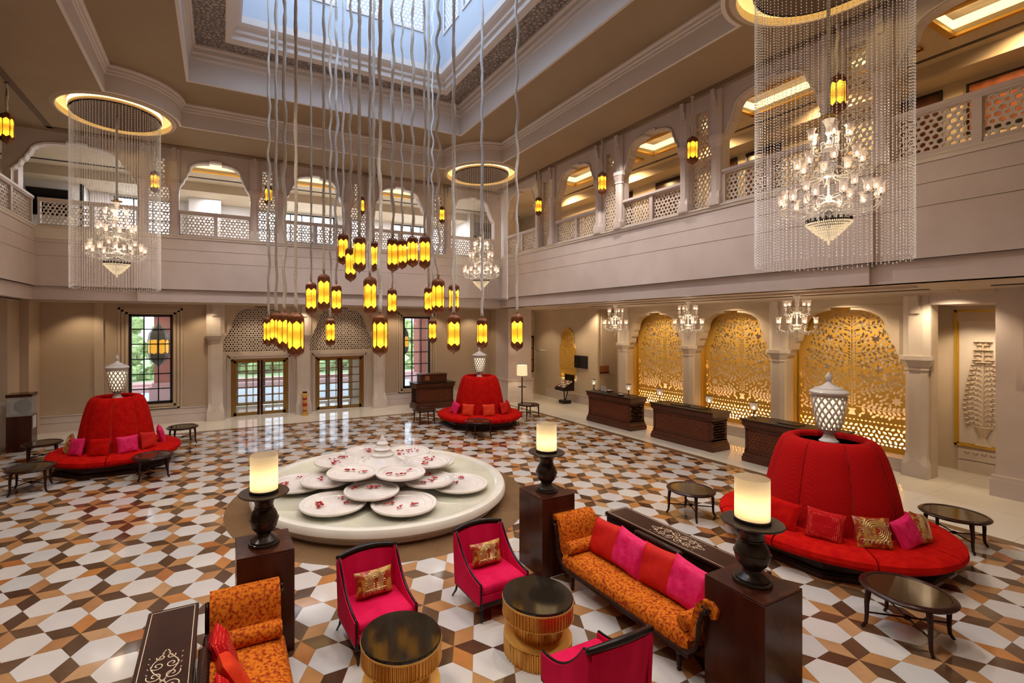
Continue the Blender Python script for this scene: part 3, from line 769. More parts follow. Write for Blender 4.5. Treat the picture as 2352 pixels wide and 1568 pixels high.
# colonnades of the gallery
ZC = 9.45
WB = [(-3.95, 1.55), (-.16, 1.09), (3.18, 1.07), (6.5, 1.15), (9.85, 1.1)]; NB = [-1.82, 1.5, 4.8, 8.2]
WR_ = [(3.15, 1.08), (6.43, 1.08), (9.71, 1.05), (12.93, 1.07), (16.25, 1.1)]; NR = [4.80, 8.1, 11.3, 14.6]
def narrow_pts(uc): return [(uc-.30, 6.58), (uc-.30, 7.95), (uc-.27, 8.1), (uc-.20, 8.25), (uc-.17, 8.45), (uc-.17, 9.08), (uc+.17, 9.08), (uc+.17, 8.45), (uc+.20, 8.25), (uc+.27, 8.1), (uc+.30, 7.95), (uc+.30, 6.58)]
def in_narrow(uc):
    def f(x, z):
        u = abs(x-uc); return z > 6.58 and z < 9.1 and u < (.32 if z < 8.05 else .19 if z > 8.3 else .32-(z-8.05)*.52)
    return f
def colonnade(name, T, u0, u1, wides, narrows, n0, n1):
    outer = [(u0, 6.58)]; items = [(uc, 'w', hw) for uc, hw in wides]+[(uc, 'n', .3) for uc in narrows]
    for uc, k, hw in sorted(items):
        if k == 'w': outer += [(uc-hw, 6.58)]+arch_pts(uc, hw, 8.18, 9.10)+[(uc+hw, 6.58)]
        else: outer += narrow_pts(uc)
    outer += [(u1, 6.58), (u1, ZC), (u0, ZC)]
    g = G(); cdt_plate(outer, [], T, n0, n1, g); o = struct(g.build(name, 'stone'))
    for uc, hw in wides:
        g = G(); pts = [T(u, z, n0-.02) for u, z in arch_pts(uc, hw+.03, 8.18, 9.13)]; g.tube(pts, .022, 5); g.build('arch_moulding', 'ceiling_white', o)
    return o
wgb = colonnade('wall_gallery_back', TB(18.22), -5.7, 11.3, WB, NB, 0, .26)
wgr = colonnade('wall_gallery_right', TR(11.05), 2.0, 17.6, WR_, NR, 0, .26)
MGR = lambda x, y, z: (11.05+y, x, z); MGB = lambda x, y, z: (x, 18.22+y, z)
for wl, mp, nar in ((wgb, MGB, NB), (wgr, MGR, NR)):
    for uc in nar:
        for s in (-1, 1): column(wl, uc+s*.44, 0, 6.58, 8.2, .25, .13, ZC-.02, mp, 'stone')
def screens(T, uc, name, label, grp):
    g = G(); honey(g, in_narrow(uc), uc-.30, uc+.30, 6.64, 9.04, .108, .045, .10, .135, T)
    o = g.build(name, 'stone_pale'); return put(o, label, 'screen', grp)
ordn = ['first', 'second', 'third', 'fourth', 'fifth']
for i, uc in enumerate(NB): screens(TB(18.22), uc, 'lattice_screen', 'tall narrow pierced stone screen, %s from the left in the back gallery' % ordn[i], 'tall lattice screens')
for i, uc in enumerate(NR): screens(TR(11.05), uc, 'lattice_screen', 'tall narrow pierced stone screen, %s from the right edge in the right gallery' % ordn[i], 'tall lattice screens')
def rail(T, mp, u0, u1, posts, label, pitch=.106, m='stone'):
    c = mp((u0+u1)/2, 0, 6.58); t = thing('balustrade', label, 'railing', c, group='pierced gallery balustrades')
    L = lambda x, y, z: tuple(a-b for a, b in zip(mp(x, y, z), c)); T2 = lambda u, v, n: tuple(a-b for a, b in zip(T(u, v, n), c))
    g = G(T=L); g.box(u0, .0, 7.32, u1, .16, 7.36); g.box(u0, -.03, 7.36, u1, .19, 7.43); g.build('top_rail', m, t)
    g = G(T=L); g.box(u0, .03, 6.58, u1, .13, 6.66); g.build('bottom_rail', m, t)
    e = [u0]+posts+[u1]
    for i, p in enumerate(e):
        a, b = (p, p+.06) if i == 0 else (p-.06, p) if i == len(e)-1 else (p-.06, p+.06)
        g = G(T=L); g.box(a, .01, 6.58, b, .15, 7.33); g.build('post', m, t)
    for a, b in zip(e, e[1:]):
        g = G(); honey(g, lambda x, y: a+.08 < x < b-.08 and 6.66 < y < 7.32, a+.07, b-.07, 6.69, 7.32, pitch, .034*pitch/.082, .065, .10, T2); g.build('pierced_panel', 'stone_pale', t)
for i, (uc, hw) in enumerate(WB):
    if i == 0: rail(TB(18.22), MGB, -4.9, uc+hw+.02, [-3.6], 'pierced balustrade in the left corner of the back gallery')
    else: rail(TB(18.22), MGB, uc-hw-.02, uc+hw+.02, [uc], 'pierced balustrade under the %s arch of the back gallery' % ordn[i])
for i, (uc, hw) in enumerate(WR_):
    if i == 0: rail(TR(11.05), MGR, .9, uc+hw+.02, [uc], 'large pierced balustrade at the right edge of the photo', .112)
    else: rail(TR(11.05), MGR, uc-hw-.02, uc+hw+.02, [uc], 'pierced balustrade under the %s arch from the right edge, right gallery' % ordn[i])
MGL = lambda x, y, z: (-4.98-y, x, z)
rail(TL(-4.98), MGL, 9, 18.15, [10.5, 12.0, 13.5, 15.0, 16.6], 'pierced balustrade of the left gallery running to the left edge')

# gallery rooms behind
g = G(); cdt_plate(rect(11.1, -1.5, 14.7, 18.3), [rect(11.75, 1.5, 12.9, 4.0), rect(11.75, 4.5, 12.9, 7.9), rect(11.75, 8.4, 12.9, 11.2), rect(11.75, 11.7, 12.9, 15.1)], lambda u, v, n: (u, v, n), 9.30, 9.42, g)
cdt_plate(rect(-9, 18.3, 14.7, 24), [rect(uc-1.2, 18.9, uc+1.2, 19.9) for uc, hw in WB[1:4]], lambda u, v, n: (u, v, n), 9.30, 9.42, g)
g.box(11.1, -1.5, 9.72, 14.7, 18.3, 9.8); g.box(-9, 18.3, 9.72, 14.7, 24, 9.8)
cg = struct(g.build('ceiling_gallery', 'plaster_warm'))
g = G()
for y0, y1 in ((1.5, 4.0), (4.5, 7.9), (8.4, 11.2), (11.7, 15.1)): g.box(12.9, y0, 9.43, 12.93, y1, 9.60); g.box(11.75, y1, 9.43, 12.9, y1+.03, 9.60); g.box(11.72, y0, 9.43, 11.75, y1, 9.60)
for uc, hw in WB[1:4]: g.box(uc-1.2, 19.9, 9.43, uc+1.2, 19.93, 9.60); g.box(uc-1.2, 18.87, 9.43, uc+1.2, 18.9, 9.60)
g.build('cove_strip', 'cove_glow', cg)
g = G()
for a in (11.75, 12.9): 
    for y0, y1 in ((1.5, 4.0), (4.5, 7.9), (8.4, 11.2), (11.7, 15.1)): g.box(a-.05, y0-.05, 9.25, a+.05, y1+.05, 9.30); 
for y in (1.5, 4.0, 4.5, 7.9, 8.4, 11.2, 11.7, 15.1): g.box(11.75, y-.05, 9.25, 12.9, y+.05, 9.30)
for uc, hw in WB[1:4]: g.box(uc-1.25, 19.87, 9.25, uc+1.25, 19.95, 9.30)
g.build('cove_moulding', 'gold_matt', cg)
g = G(); g.box(13.50, -1, 9.285, 13.60, 18, 9.30); g.box(-9, 20.75, 9.285, 14, 20.87, 9.30); g.build('air_slot', 'slot_dark', cg)
g = G(); g.box(13.9, -1.5, 9.0, 14.6, 18.2, 9.3); g.box(-9, 21.5, 8.95, 14.6, 23.5, 9.3); struct(g.build('trim_2', 'plaster_warm'))
g = G(); g.box(14.6, -1.5, 6.5, 14.8, 24, 9.4); wr2 = struct(g.build('wall_gallery_room_right', 'plaster_warm'))
g = G(); cdt_plate(rect(-4.7, 6.5, 14.6, 9.3), [rect(1.4, 6.7, 5.0, 8.88), rect(5.7, 6.7, 6.9, 8.88), rect(7.9, 6.7, 11.2, 8.88), rect(-3.9, 6.7, -1.9, 8.88)], TB(23.5), 0, .2, g)
g.box(-9, 22.4, 6.5, -4.7, 22.6, 9.3); g.box(-4.8, 22.4, 6.5, -4.7, 23.5, 9.3); g.box(-1.2, 22.6, 6.5, .0, 23.5, 9.3); g.box(11.3, 21.2, 6.5, 11.5, 23.5, 9.3)
struct(g.build('wall_gallery_room_back', 'grey_wall'))
g = G(); g.box(-5.75, 18.5, 6.5, -5.42, 18.9, 9.3); g.box(12.0, 18.8, 6.5, 12.6, 19.4, 9.3); struct(g.build('wall_gallery_pier', 'stone'))
for n, (x0, x1, nb) in enumerate(((1.4, 5.0, 7), (7.9, 11.2, 6), (-3.9, -1.9, 3), (5.7, 6.9, 2))):
    t = bpy.data.objects.new('window_%d' % (n+3), None); C.objects.link(t); t.location = (x0, 23.5, 6.7); t['kind'] = 'structure'
    w = x1-x0; g = G(); g.box(0, 0, 0, .06, .1, 2.18); g.box(w-.06, 0, 0, w, .1, 2.18); g.box(0, 0, 2.12, w, .1, 2.18); g.box(0, 0, 0, w, .1, .06); g.build('window_frame', 'black_metal', t)
    for i in range(1, nb): g = G(); g.box(w*i/nb-.022, .02, .05, w*i/nb+.022, .08, 2.13); g.build('glazing_bar', 'black_metal', t)
    for i in range(1, 5): g = G(); g.box(.05, .02, 2.15*i/5-.022, w-.05, .08, 2.15*i/5+.022); g.build('glazing_bar', 'black_metal', t)
    g = G(); g.box(.05, .12, .05, w-.05, .13, 2.13); g.build('window_pane', 'daylight_window', t)
g = G(); xs = [-4.65+.04*i for i in range(16)]
pts = [(x, 23.35+.03*(i % 2)) for i, x in enumerate(xs)]
g.add([(x, y, 6.52) for x, y in pts]+[(x, y, 9.2) for x, y in pts], [(i, i+1, 17+i, 16+i) for i in range(15)]); put(g.build('curtain', 'curtain_cloth'), 'pale pleated curtain beside the upper left gallery window', 'curtain')
t = thing('wall_screen', 'large black wall screen upstairs in the left corner of the gallery', 'television', (-5.72, 22.38, 8.15))
g = G(); g.bevbox(-.62, -.06, -.5, .62, 0, .5, .01); g.build('casing', 'black_metal', t); g = G(); g.box(-.58, -.066, -.46, .58, -.06, .46); g.build('display', 'screen', t)
def gdoor(y0, y1, zt, label, k):
    t = thing('door_%d' % k, label, 'door', (14.6, (y0+y1)/2, 6.5), group='dark wooden gallery doors'); t['kind'] = 'structure'; h = (y1-y0)/2
    g = G(); g.box(-.05, -h-.06, 0, 0, -h, zt+.06); g.box(-.05, h, 0, 0, h+.06, zt+.06); g.box(-.05, -h, zt, 0, h, zt+.06); g.build('door_frame', 'espresso', t)
    g = G(); g.box(-.03, -h, 0, 0, h, zt); lf = g.build('door_leaf', 'mahogany', t)
    for z0, z1 in ((.2, .95), (1.1, zt-.2)): g = G(); g.bevbox(-.045, -h+.12, z0, -.03, h-.12, z1, .005); g.build('door_panel', 'mahogany', lf)
    g = G(); g.tube([(-.08, h-.06, .95), (-.08, h-.06, 1.2)], .012); g.build('handle', 'brass', lf)
for k, (a, b, lab) in enumerate(((11.45, 12.5, 'dark wooden gallery door behind the second arch from the far corner'), (13.75, 14.3, 'narrow dark door behind the farthest tall screen upstairs'), (9.5, 10.05, 'dark wooden door just left of the near crystal curtain upstairs'),
                                 (8.2, 9.1, 'dark wooden gallery door partly behind the near crystal curtain'), (4.75, 5.65, 'dark wooden gallery door just right of the near crystal curtain'))): gdoor(a, b, 2.35, lab, 11+k)
t = thing('wall_picture', 'red and black framed picture upstairs at the right edge', 'picture', (14.58, 3.55, 8.3)); g = G(); g.box(-.04, -.75, -.55, 0, .75, .55); g.build('picture_frame', 'espresso', t); g = G(); g.box(-.045, -.70, -.5, -.04, .70, .5); g.build('canvas', 'art_red', t)
t = thing('wall_picture', 'dark red picture upstairs behind the far crystal curtain', 'picture', (12.3, 23.48, 8.15)); g = G(); g.box(-.65, -.04, -.5, .65, 0, .5); g.build('picture_frame', 'espresso', t); g = G(); g.box(-.6, -.045, -.45, .6, -.04, .45); g.build('canvas', 'art_red', t)
for x in (-3.5, .2, 3.5, 7, 10): lamp('AREA', 'gallery_room_fill', (x, 22.0, 8.93), 80, (.95, .96, 1), 1.5, sy=.8)  # added area fill standing in for daylight in the rooms
for y in (3, 6.5, 9.7, 13, 16.5): lamp('SPOT', 'gallery_fill_lamp', (13.3, y, 9.25), 220, (1, .66, .30), .08, rot=(0, radians(-28), 0), spot=150)  # added wide fill tilted at the gallery wall, no fittings there

# ------------------------------------------------------------------ hall ceiling
CX0, CX1, CY0, CY1 = -2.6, 9.05, 4.3, 16.06; RB = 1.56
def bite_loop(r=RB, x0=CX0, x1=CX1, y0=CY0, y1=CY1, n=16):
    L = []
    for (cx, cy_, a0) in ((x1, y0, pi), (x1, y1, 1.5*pi), (x0, y1, 2*pi), (x0, y0, .5*pi)):
        L += [(cx+r*cos(a0-i*pi/2/n), cy_+r*sin(a0-i*pi/2/n)) for i in range(n+1)]
    return L
BL = bite_loop()
CIR = [(CX0, CY1), (CX1, CY1), (CX1, CY0), (CX0, CY0)]
def circ(c, r, n=40): return [(c[0]+r*cos(2*pi*i/n), c[1]+r*sin(2*pi*i/n)) for i in range(n)]
ident = lambda u, v, n: (u, v, n)
g = G(); cdt_plate([(-9, -2), (11.35, -2), (11.35, 18.5), (-9, 18.5)], [BL]+[circ(c, 1.32) for c in CIR], ident, ZC, ZC+.12, g)
ceil = struct(g.build('ceiling', 'ceiling_paint'))
g = G(); g.box(10.72, 1.5, ZC-.012, 10.90, 17.6, ZC); g.box(-4.6, 17.80, ZC-.012, 10.90, 17.96, ZC); g.box(-4.62, 3, ZC-.012, -4.46, 17.96, ZC); g.build('air_slot', 'slot_brown', ceil)
g = G(); g.sweep([(-.01, 9.445), (.06, 9.445), (.06, 10.12), (-.14, 10.12), (-.14, 10.06), (-.08, 10.03), (-.08, 9.97), (-.04, 9.95), (-.04, 9.90), (-.01, 9.88)], BL, True)
g.build('recess_face', 'ceiling_white', ceil)
IX0, IX1, IY0, IY1 = -.77, 7.34, 6.0, 14.45
g = G(); cdt_plate(rect(-2.9, 4.0, 9.35, 16.36), [rect(IX0, IY0, IX1, IY1)], ident, 10.1, 10.2, g); g.build('upper_panel', 'ceiling_paint', ceil)
def rloop(x0, y0, x1, y1): return [(x0, y0), (x1, y0), (x1, y1), (x0, y1)]
g = G(); g.sweep([(-.01, 10.095), (.06, 10.095), (.06, 11.1), (-.17, 11.1), (-.17, 11.0), (-.11, 10.96), (-.11, 10.86), (-.06, 10.82), (-.06, 10.74), (-.01, 10.70)], rloop(IX0, IY0, IX1, IY1), True)
g.build('recess_face', 'ceiling_white', ceil)
SX0, SX1, SY0, SY1 = .20, 6.42, 6.75, 13.70
g = G(); cdt_plate(rect(IX0-.1, IY0-.1, IX1+.1, IY1+.1), [rect(SX0, SY0, SX1, SY1)], ident, 11.05, 11.15, g); g.build('fretwork_panel', 'fretwork', ceil)
g = G(); g.sweep([(.06, 11.0), (.10, 11.0), (.10, 11.6), (-.28, 11.6), (-.28, 11.42), (-.22, 11.36), (-.12, 11.30), (-.12, 11.22), (-.05, 11.18), (-.05, 11.06)], rloop(SX0, SY0, SX1, SY1), True)
g.build('skylight_frame', 'ceiling_white', ceil)
# skylight shaft with pierced windows
hx0, hx1, hy0, hy1 = SX0+.24, SX1-.24, SY0+.24, SY1-.24
zb, zt2 = 12.62, 14.2
wy = [(hx0+.15+i*1.33, hx0+1.12+i*1.33) for i in range(4)]; wx = [(hy0+.12+i*1.30, hy0+1.08+i*1.30) for i in range(5)]
g = G()
for Y in (hy1, hy0-.12): cdt_plate(rect(hx0, 11.5, hx1, 15), [rect(a, zb, b, zt2) for a, b in wy], TB(Y), 0, .12, g)
for X in (hx1, hx0-.12): cdt_plate(rect(hy0-.12, 11.5, hy1+.12, 15), [rect(a, zb, b, zt2) for a, b in wx], TR(X), 0, .12, g)
shaft = struct(g.build('wall_skylight', 'shaft_paint'))
g = G(); g.box(hx0-.3, hy0-.3, 15.0, hx1+.3, hy1+.3, 15.05); g.build('skylight_glow_panel', 'daylight_panel', shaft)  # unseen glowing panel added over the shaft in place of sky
for (T_, L_, sg) in ((TB(hy1), wy, 1), (TR(hx1), wx, 1), (TB(hy0), wy, -1), (TR(hx0), wx, -1)):
    for a, b in L_:
        g = G(T=T_); d = lambda n: n*sg
        for q in ((a-.06, zb-.06, a, zt2+.06), (b, zb-.06, b+.06, zt2+.06), (a, zb-.06, b, zb), (a, zt2, b, zt2+.06)): g.box(q[0], q[1], -.03*sg, q[2], q[3], .02*sg)
        w = g.build('window_trim', 'ceiling_white', shaft)
        g = G(); honey(g, lambda x, y: a < x < b and zb < y < zt2, a, b, zb, zt2, .125, .046, .03*sg, .05*sg, T_, jit=.018, star=False); g.build('pierced_screen', 'shaft_paint', w)
        g = G(T=T_); g.box(a, zb, .09*sg, b, zt2, .10*sg); g.build('window_pane', 'daylight_window', w)
# lit rings at the four corners
for c in CIR:
    g = G(); g.lathe([(1.44, ZC), (1.40, ZC-.012), (1.37, ZC-.035), (1.33, ZC-.035), (1.31, ZC), (1.33, ZC+.02)], 48, (c[0], c[1], 0), cap=False); g.build('ring_moulding', 'plaster', ceil, smooth=30)
    g = G(); g.lathe([(1.34, ZC+.0), (1.34, ZC+.12), (1.26, ZC+.22), (1.0, ZC+.25)], 48, (c[0], c[1], 0), cap=False); g.build('ring_cove', 'ceiling_white', ceil, smooth=True)
    g = G(); g.lathe([(1.085, ZC+.04), (1.085, ZC+.14)], 48, (c[0], c[1], 0), cap=False); g.build('cove_strip', 'cove_ring', ceil)
    g = G(); g.lathe([(1.075, ZC+.24), (1.075, ZC-.03), (.99, ZC-.035), (.98, ZC-.005), (.001, ZC-.005)], 48, (c[0], c[1], 0), cap=False); g.build('ring_drum', 'plaster', ceil, smooth=30)
    g = G(); g.lathe([(1.05, -.042+ZC), (1.015, -.042+ZC), (1.015, ZC-.036), (1.05, ZC-.036)], 48, (c[0], c[1], 0)); g.build('bead_track', 'slot_brown', ceil)

sun = bpy.data.lights.new('sun', 'SUN'); sun.energy = 4.0; sun.angle = .02; so = bpy.data.objects.new('sun', sun); C.objects.link(so); so.rotation_euler = (radians(42), 0, radians(-14))
# ------------------------------------------------------------------ outside, seen through doors and windows
g = G(); g.box(-30, 24.0, -.3, 40, 60, -.12); struct(g.build('ground_outside', 'asphalt'))
g = G(); g.box(-30, 31, -.12, 40, 31.5, .16); g.box(-30, 31.5, -.12, 40, 33, .28); put(g.build('kerb', 'pinkstone'), 'pink stone kerb along the drive outside the doors', 'kerb')
g = G(); g.box(-30, 33.0, -.12, 40, 60, .2); struct(g.build('ground_lawn', 'grass'))
def bush(x, y, r, h, label):
    g = G(); rr = random.Random(int(x*10+y))
    for i in range(60):
        a, q, zz = rr.uniform(0, 2*pi), rr.random()**.5*r, rr.uniform(.2, h); g.ball((x+q*cos(a), y+q*sin(a)*.6, .2+zz), rr.uniform(.18, .36)*(r/1.5), 6)
    put(g.build('bush', 'leaf_green', kind='stuff') if False else g.build('bush', 'leaf_green'), label, 'bush', 'bushes outside')
bush(-4.6, 35, 1.5, 2.4, 'round green bush outside the left tall window'); bush(-1.6, 36.5, 1.7, 3.2, 'larger green bush outside, right of the left tall window')
bush(12.6, 35.5, 1.8, 3.2, 'green bush outside the right tall window'); bush(2.4, 37, 2.2, 1.6, 'low bush outside the left entrance door'); bush(7.4, 37, 2.4, 1.8, 'low bush outside the right entrance door'); bush(16.5, 39, 2.8, 4.6, 'tall leafy bush behind the right tall window')
bush(-7.2, 40, 3.4, 6.5, 'tall leafy tree top outside the left tall window')
for x, y, lab in ((-2.48, 27.5, 'dark red sandstone pillar outside the left tall window'), (10.9, 26.5, 'dark red sandstone pillar outside the right tall window')):
    t = thing('sandstone_pillar', lab, 'pillar', (x, y, -.12)); g = G(); g.box(-.42, -.42, .9, .42, .42, 6.5); g.build('pillar_shaft', 'sandstone', t)
    g = G(); g.box(-.6, -.6, 0, .6, .6, .75); g.box(-.5, -.5, .75, .5, .5, .92); g.build('pillar_plinth', 'pinkstone', t)
for x, y in ((-7.6, 34), (1.5, 41), (19, 34.5)):
    g = G(); g.box(x-1.2, y, -.1, x+1.2, y+.8, 5.5); g.box(x-1.6, y, 5.5, x+1.6, y+.8, 6.0); put(g.build('garden_wall', 'pinkstone'), {-7.6: 'pink garden wall at the left outside the left window', 1.5: 'pink garden wall far outside the entrance doors', 19: 'pink garden wall outside the right tall window'}[x], 'wall')

# ------------------------------------------------------------------ fountain
t = thing('lotus_fountain', 'round white marble fountain with tiers of petal dishes and a finial', 'fountain', (FC[0], FC[1], 0))
g = G(); g.lathe([(2.44, 0), (2.47, .04), (2.46, .07), (2.54, .12), (2.62, .20), (2.62, .27), (2.59, .32), (2.54, .33), (2.46, .33), (2.42, .30), (2.38, .275), (.001, .27)], 96)
g.build('basin', 'basin_marble', t, smooth=40)
g = G()
for k in range(12):
    a = k*pi/6+.2; r0, w = 1.55, .68
    pts = [(r0+.85*cos(q), w*sin(q)) for q in [j*2*pi/28 for j in range(29)]]
    g.tube([(x*cos(a)-y*sin(a), x*sin(a)+y*cos(a), .272) for x, y in pts if sqrt(x*x+y*y) < 2.34], .009, 4)
g.build('petal_inlay', 'plate_marble', t, kind='stuff')
g = G(); g.lathe([(2.40, .296), (.001, .297)], 64); g.build('water_surface', 'water', t)
g = G(); g.lathe([(.62, .27), (.55, .45), (.50, .60), (.62, .66), (.50, .70), (.001, .70)], 32); g.build('stem', 'plate_marble', t, smooth=30)
g = G()
for z0, r0, r1, h in ((.70, .44, .36, .06), (.76, .34, .26, .06)): g.prism([(r0*cos(k*pi/4+.39), r0*sin(k*pi/4+.39)) for k in range(8)], z0, z0+h, r1/r0, (0, 0))
g.lathe([(.24, .82), (.25, .86), (.19, .90), (.17, .94), (.20, .97), (.13, 1.01), (.11, 1.05), (.13, 1.08), (.07, 1.13), (.06, 1.17), (.035, 1.22), (.001, 1.28)], 20)
g.build('finial', 'plate_marble', t, smooth=35)
def camoff(dx, dd):   # offset given along the camera's right and depth
    return (dx*cos(YAW)+dd*sin(YAW), -dx*sin(YAW)+dd*cos(YAW))
def dish(r):
    g = G(); g.lathe([(r*.55, -.075), (r*.80, -.06), (r*.97, -.03), (r, 0), (r*.985, .018), (r*.93, .022), (r*.88, .016), (r*.86, 0), (r*.66, -.004), (r*.64, -.016), (.001, -.018)], 40); return g
dm = {}
pr_ = random.Random(5)
def place_dish(dx, dd, z, r):
    x, y = camoff(dx, dd)
    if r not in dm: o = dish(r).build('petal_dish', 'plate_marble', t, smooth=40); dm[r] = o.data
    else: o = bpy.data.objects.new('petal_dish', dm[r]); C.objects.link(o); o.parent = t
    o.location = (x, y, z)
    g = G()
    nn = pr_.choice((3, 4, 5)); cc = [(pr_.uniform(-.5, .5)*r, pr_.uniform(-.5, .5)*r) for _ in range(nn)]
    for (cx, cy_) in cc:
        for q in range(pr_.choice((3, 5, 7))):
            px, py = cx+pr_.gauss(0, .04), cy_+pr_.gauss(0, .022); a = pr_.uniform(0, 2*pi); s = pr_.uniform(.026, .042); zz = pr_.uniform(.0, .012); n = len(g.v)
            P = [(px, py, zz)]+[(px+s*(1 if k % 2 else .8)*cos(a+k*pi/3), py+s*.7*sin(a+k*pi/3), zz+pr_.uniform(.004, .03)) for k in range(6)]
            g.add(P, [(0, k, k % 6+1) for k in range(1, 7)])
    g.build('rose_petals', 'petal', o, kind='stuff')
for k in range(6):
    a = radians(60*k); place_dish(.95*cos(a), .90*sin(a), .70, .50)
for k in range(6):
    a = radians(30+60*k); place_dish(1.25*cos(a)*.95, 1.28*sin(a), .52, .52)
for a in (-68, -112, -17, -163): place_dish(1.70*cos(radians(a)), 1.72*sin(radians(a)), .40, .60)
g = G()
for a in (-68, -112, -90, -50, -130, -20, 200): x, y = camoff(1.28*cos(radians(a)), 1.3*sin(radians(a))); g.tube([(x, y, .64), (x*1.03, y*1.03, .45), (x*1.05, y*1.05, .30)], .0035, 4)
g.build('water_trickle', 'water', t, kind='stuff')

# ------------------------------------------------------------------ cushions
def cushion_mesh(w, h, d, n=12, lumps=.006, seed=1):
    g = G(); r = random.Random(seed); V = []
    for s in (1, -1):
        for i in range(n+1):
            for j in range(n+1):
                u, v = 2*i/n-1, 2*j/n-1
                pin = 1-.075*(1-abs(u)**2)*abs(v)**3; pin2 = 1-.075*(1-abs(v)**2)*abs(u)**3
                th_ = d/2*((1-u**4)*(1-v**4))**.55
                V.append((u*w/2*pin2, s*th_+(r.uniform(-1, 1)*lumps if 0 < i < n and 0 < j < n else 0), v*h/2*pin))
    m = (n+1)**2; F = []
    for s in (0, 1):
        for i in range(n):
            for j in range(n):
                a = s*m+i*(n+1)+j; f = (a, a+n+1, a+n+2, a+1); F.append(f if s == 1 else f[::-1])
    g.add(V, F); return g
CM = {}
def cushion(mat_, loc, rz, tilt, label, grp, w=.46, h=.44, d=.15, roll=0):
    k = (mat_, w, h)
    if k not in CM:
        g = cushion_mesh(w, h, d); o = g.build('cushion', mat_, smooth=True); CM[k] = o.data
    else: o = bpy.data.objects.new('cushion', CM[k]); C.objects.link(o)
    o.location = loc; o.rotation_euler = (Matrix.Rotation(rz, 4, 'Z') @ Matrix.Rotation(tilt, 4, 'X') @ Matrix.Rotation(roll, 4, 'Y')).to_euler()
    put(o, label, 'cushion', grp)
    if mat_ == 'brocade':
        g = G()
        def arc(cx, cz, r, a0, a1, sx=1, w_=.004):
            pts = []
            for i in range(13):
                a = a0+(a1-a0)*i/12; x, z = cx+r*cos(a)*sx, cz+r*sin(a); u, v = x/(w/2), z/(h/2)
                if abs(u) > .9 or abs(v) > .9: continue
                pts.append((x, -(d/2*((1-u**4)*(1-v**4))**.55)-.004, z))
            if len(pts) > 2: g.tube(pts, w_, 4)
        s = h/.44
        for q in range(5):
            for sx in (-1, 1): arc(sx*.02*s, .05*s, (.05+.028*q)*s, -pi/2, pi/2+.3, sx*.8)
        for q in range(4):
            for sx in (-1, 1): arc(sx*(.03+.045*q)*s, -.13*s, .05*s, 0, pi, sx)
        for sx in (-1, 1):
            arc(sx*.15*s, .13*s, .025*s, 0, 2*pi); arc(sx*.17*s, .02*s, .02*s, 0, 2*pi)
        g.build('embroidery', 'brocade_line', o)
    return o

# ------------------------------------------------------------------ round ottoman sofas
def ottoman(loc, label, fabric):
    t = thing('round_sofa', label, 'sofa', loc, group='red round sofas')
    oc = lambda r: [(r*cos(k*pi/4+pi/8), r*sin(k*pi/4+pi/8)) for k in range(8)]
    g = G(); g.prism(oc(1.42), 0, .07); g.prism(oc(1.39), .07, .09); g.prism(oc(1.33), .09, .20); g.prism(oc(1.38), .20, .215); g.prism(oc(1.30), .215, .25); g.build('plinth', 'dark_wood', t)
    for k in range(8):
        a0 = k*pi/4+.008; a1 = (k+1)*pi/4-.008
        g = G(); g.lathe([(.70, .24), (1.36, .235), (1.50, .265), (1.56, .33), (1.55, .39), (1.49, .43), (1.36, .452), (1.0, .46), (.70, .455)], 8, a0=a0, a1=a1)
        n = 9; m = 9; g.add([g.v[j*m] for j in range(n)]+[g.v[j*m+8] for j in range(n)], [tuple(range(n)), tuple(range(2*n-1, n-1, -1))])
        g.build('seat_cushion', 'red_velvet', t, smooth=45)
    for k in range(8):
        a0 = k*pi/4+.004; a1 = (k+1)*pi/4-.004
        P = [(.91, .45), (.88, .70), (.835, .95), (.775, 1.22), (.71, 1.45), (.66, 1.58), (.61, 1.66), (.54, 1.705), (.47, 1.70), (.44, 1.665), (.44, 1.60)]
        g = G()
        v = []; n = 8
        for r, z in P:
            for i in range(n+1):
                u = i/n; a = a0+(a1-a0)*u; bul = 1+.020*(1-(2*u-1)**2)-.022*abs(2*u-1)**10
                v.append((r*bul*cos(a), r*bul*sin(a), z))
        g.add(v, [(j*(n+1)+i, j*(n+1)+i+1, (j+1)*(n+1)+i+1, (j+1)*(n+1)+i) for j in range(len(P)-1) for i in range(n)])
        g.build('backrest_panel', fabric, t, smooth=True)
    g = G(); g.lathe([(.44, 1.62), (.001, 1.62)], 32); g.lathe([(.88, .44), (.80, .9), (.6, 1.6)], 24); g.build('top_tray', 'stone_pale', t)
    return t
def urn(loc, label):
    t = thing('pierced_urn', label, 'lamp', loc, group='pierced ceramic urn lamps')
    g = G(); g.lathe([(.165, 0), (.17, .02), (.13, .05), (.095, .09), (.085, .13), (.10, .16), (.15, .19), (.165, .22)], 28); g.build('foot', 'urn_ceramic', t, smooth=40)
    rf = lambda u: .165+.115*u**.8+.012*sin(u*pi)
    g = G()
    n = 14
    for s in (1, -1):
        for k in range(n):
            pts = []
            for q in range(15): u = q/14; a = 2*pi*k/n+s*u*1.55; r = rf(u)+.004*s; pts.append((r*cos(a), r*sin(a), .22+u*.55))
            g.tube(pts, .020, 5, cap=False)
    g.build('lattice', 'urn_ceramic', t, smooth=True)
    g = G(); g.lathe([(.13, .21), (.15, .24), (.255, .76), (.001, .77)], 20); g.build('glowing_liner', 'urn_glow', t)
    g = G(); g.lathe([(.26, .75), (.285, .77), (.29, .80), (.33, .815), (.335, .84), (.30, .87), (.25, .885), (.245, .90), (.17, .925), (.10, .955), (.05, .985), (.035, 1.01), (.055, 1.05), (.06, 1.085), (.04, 1.125), (.015, 1.16), (.001, 1.19)], 28)
    g.build('lid', 'urn_ceramic', t, smooth=40)
    return t
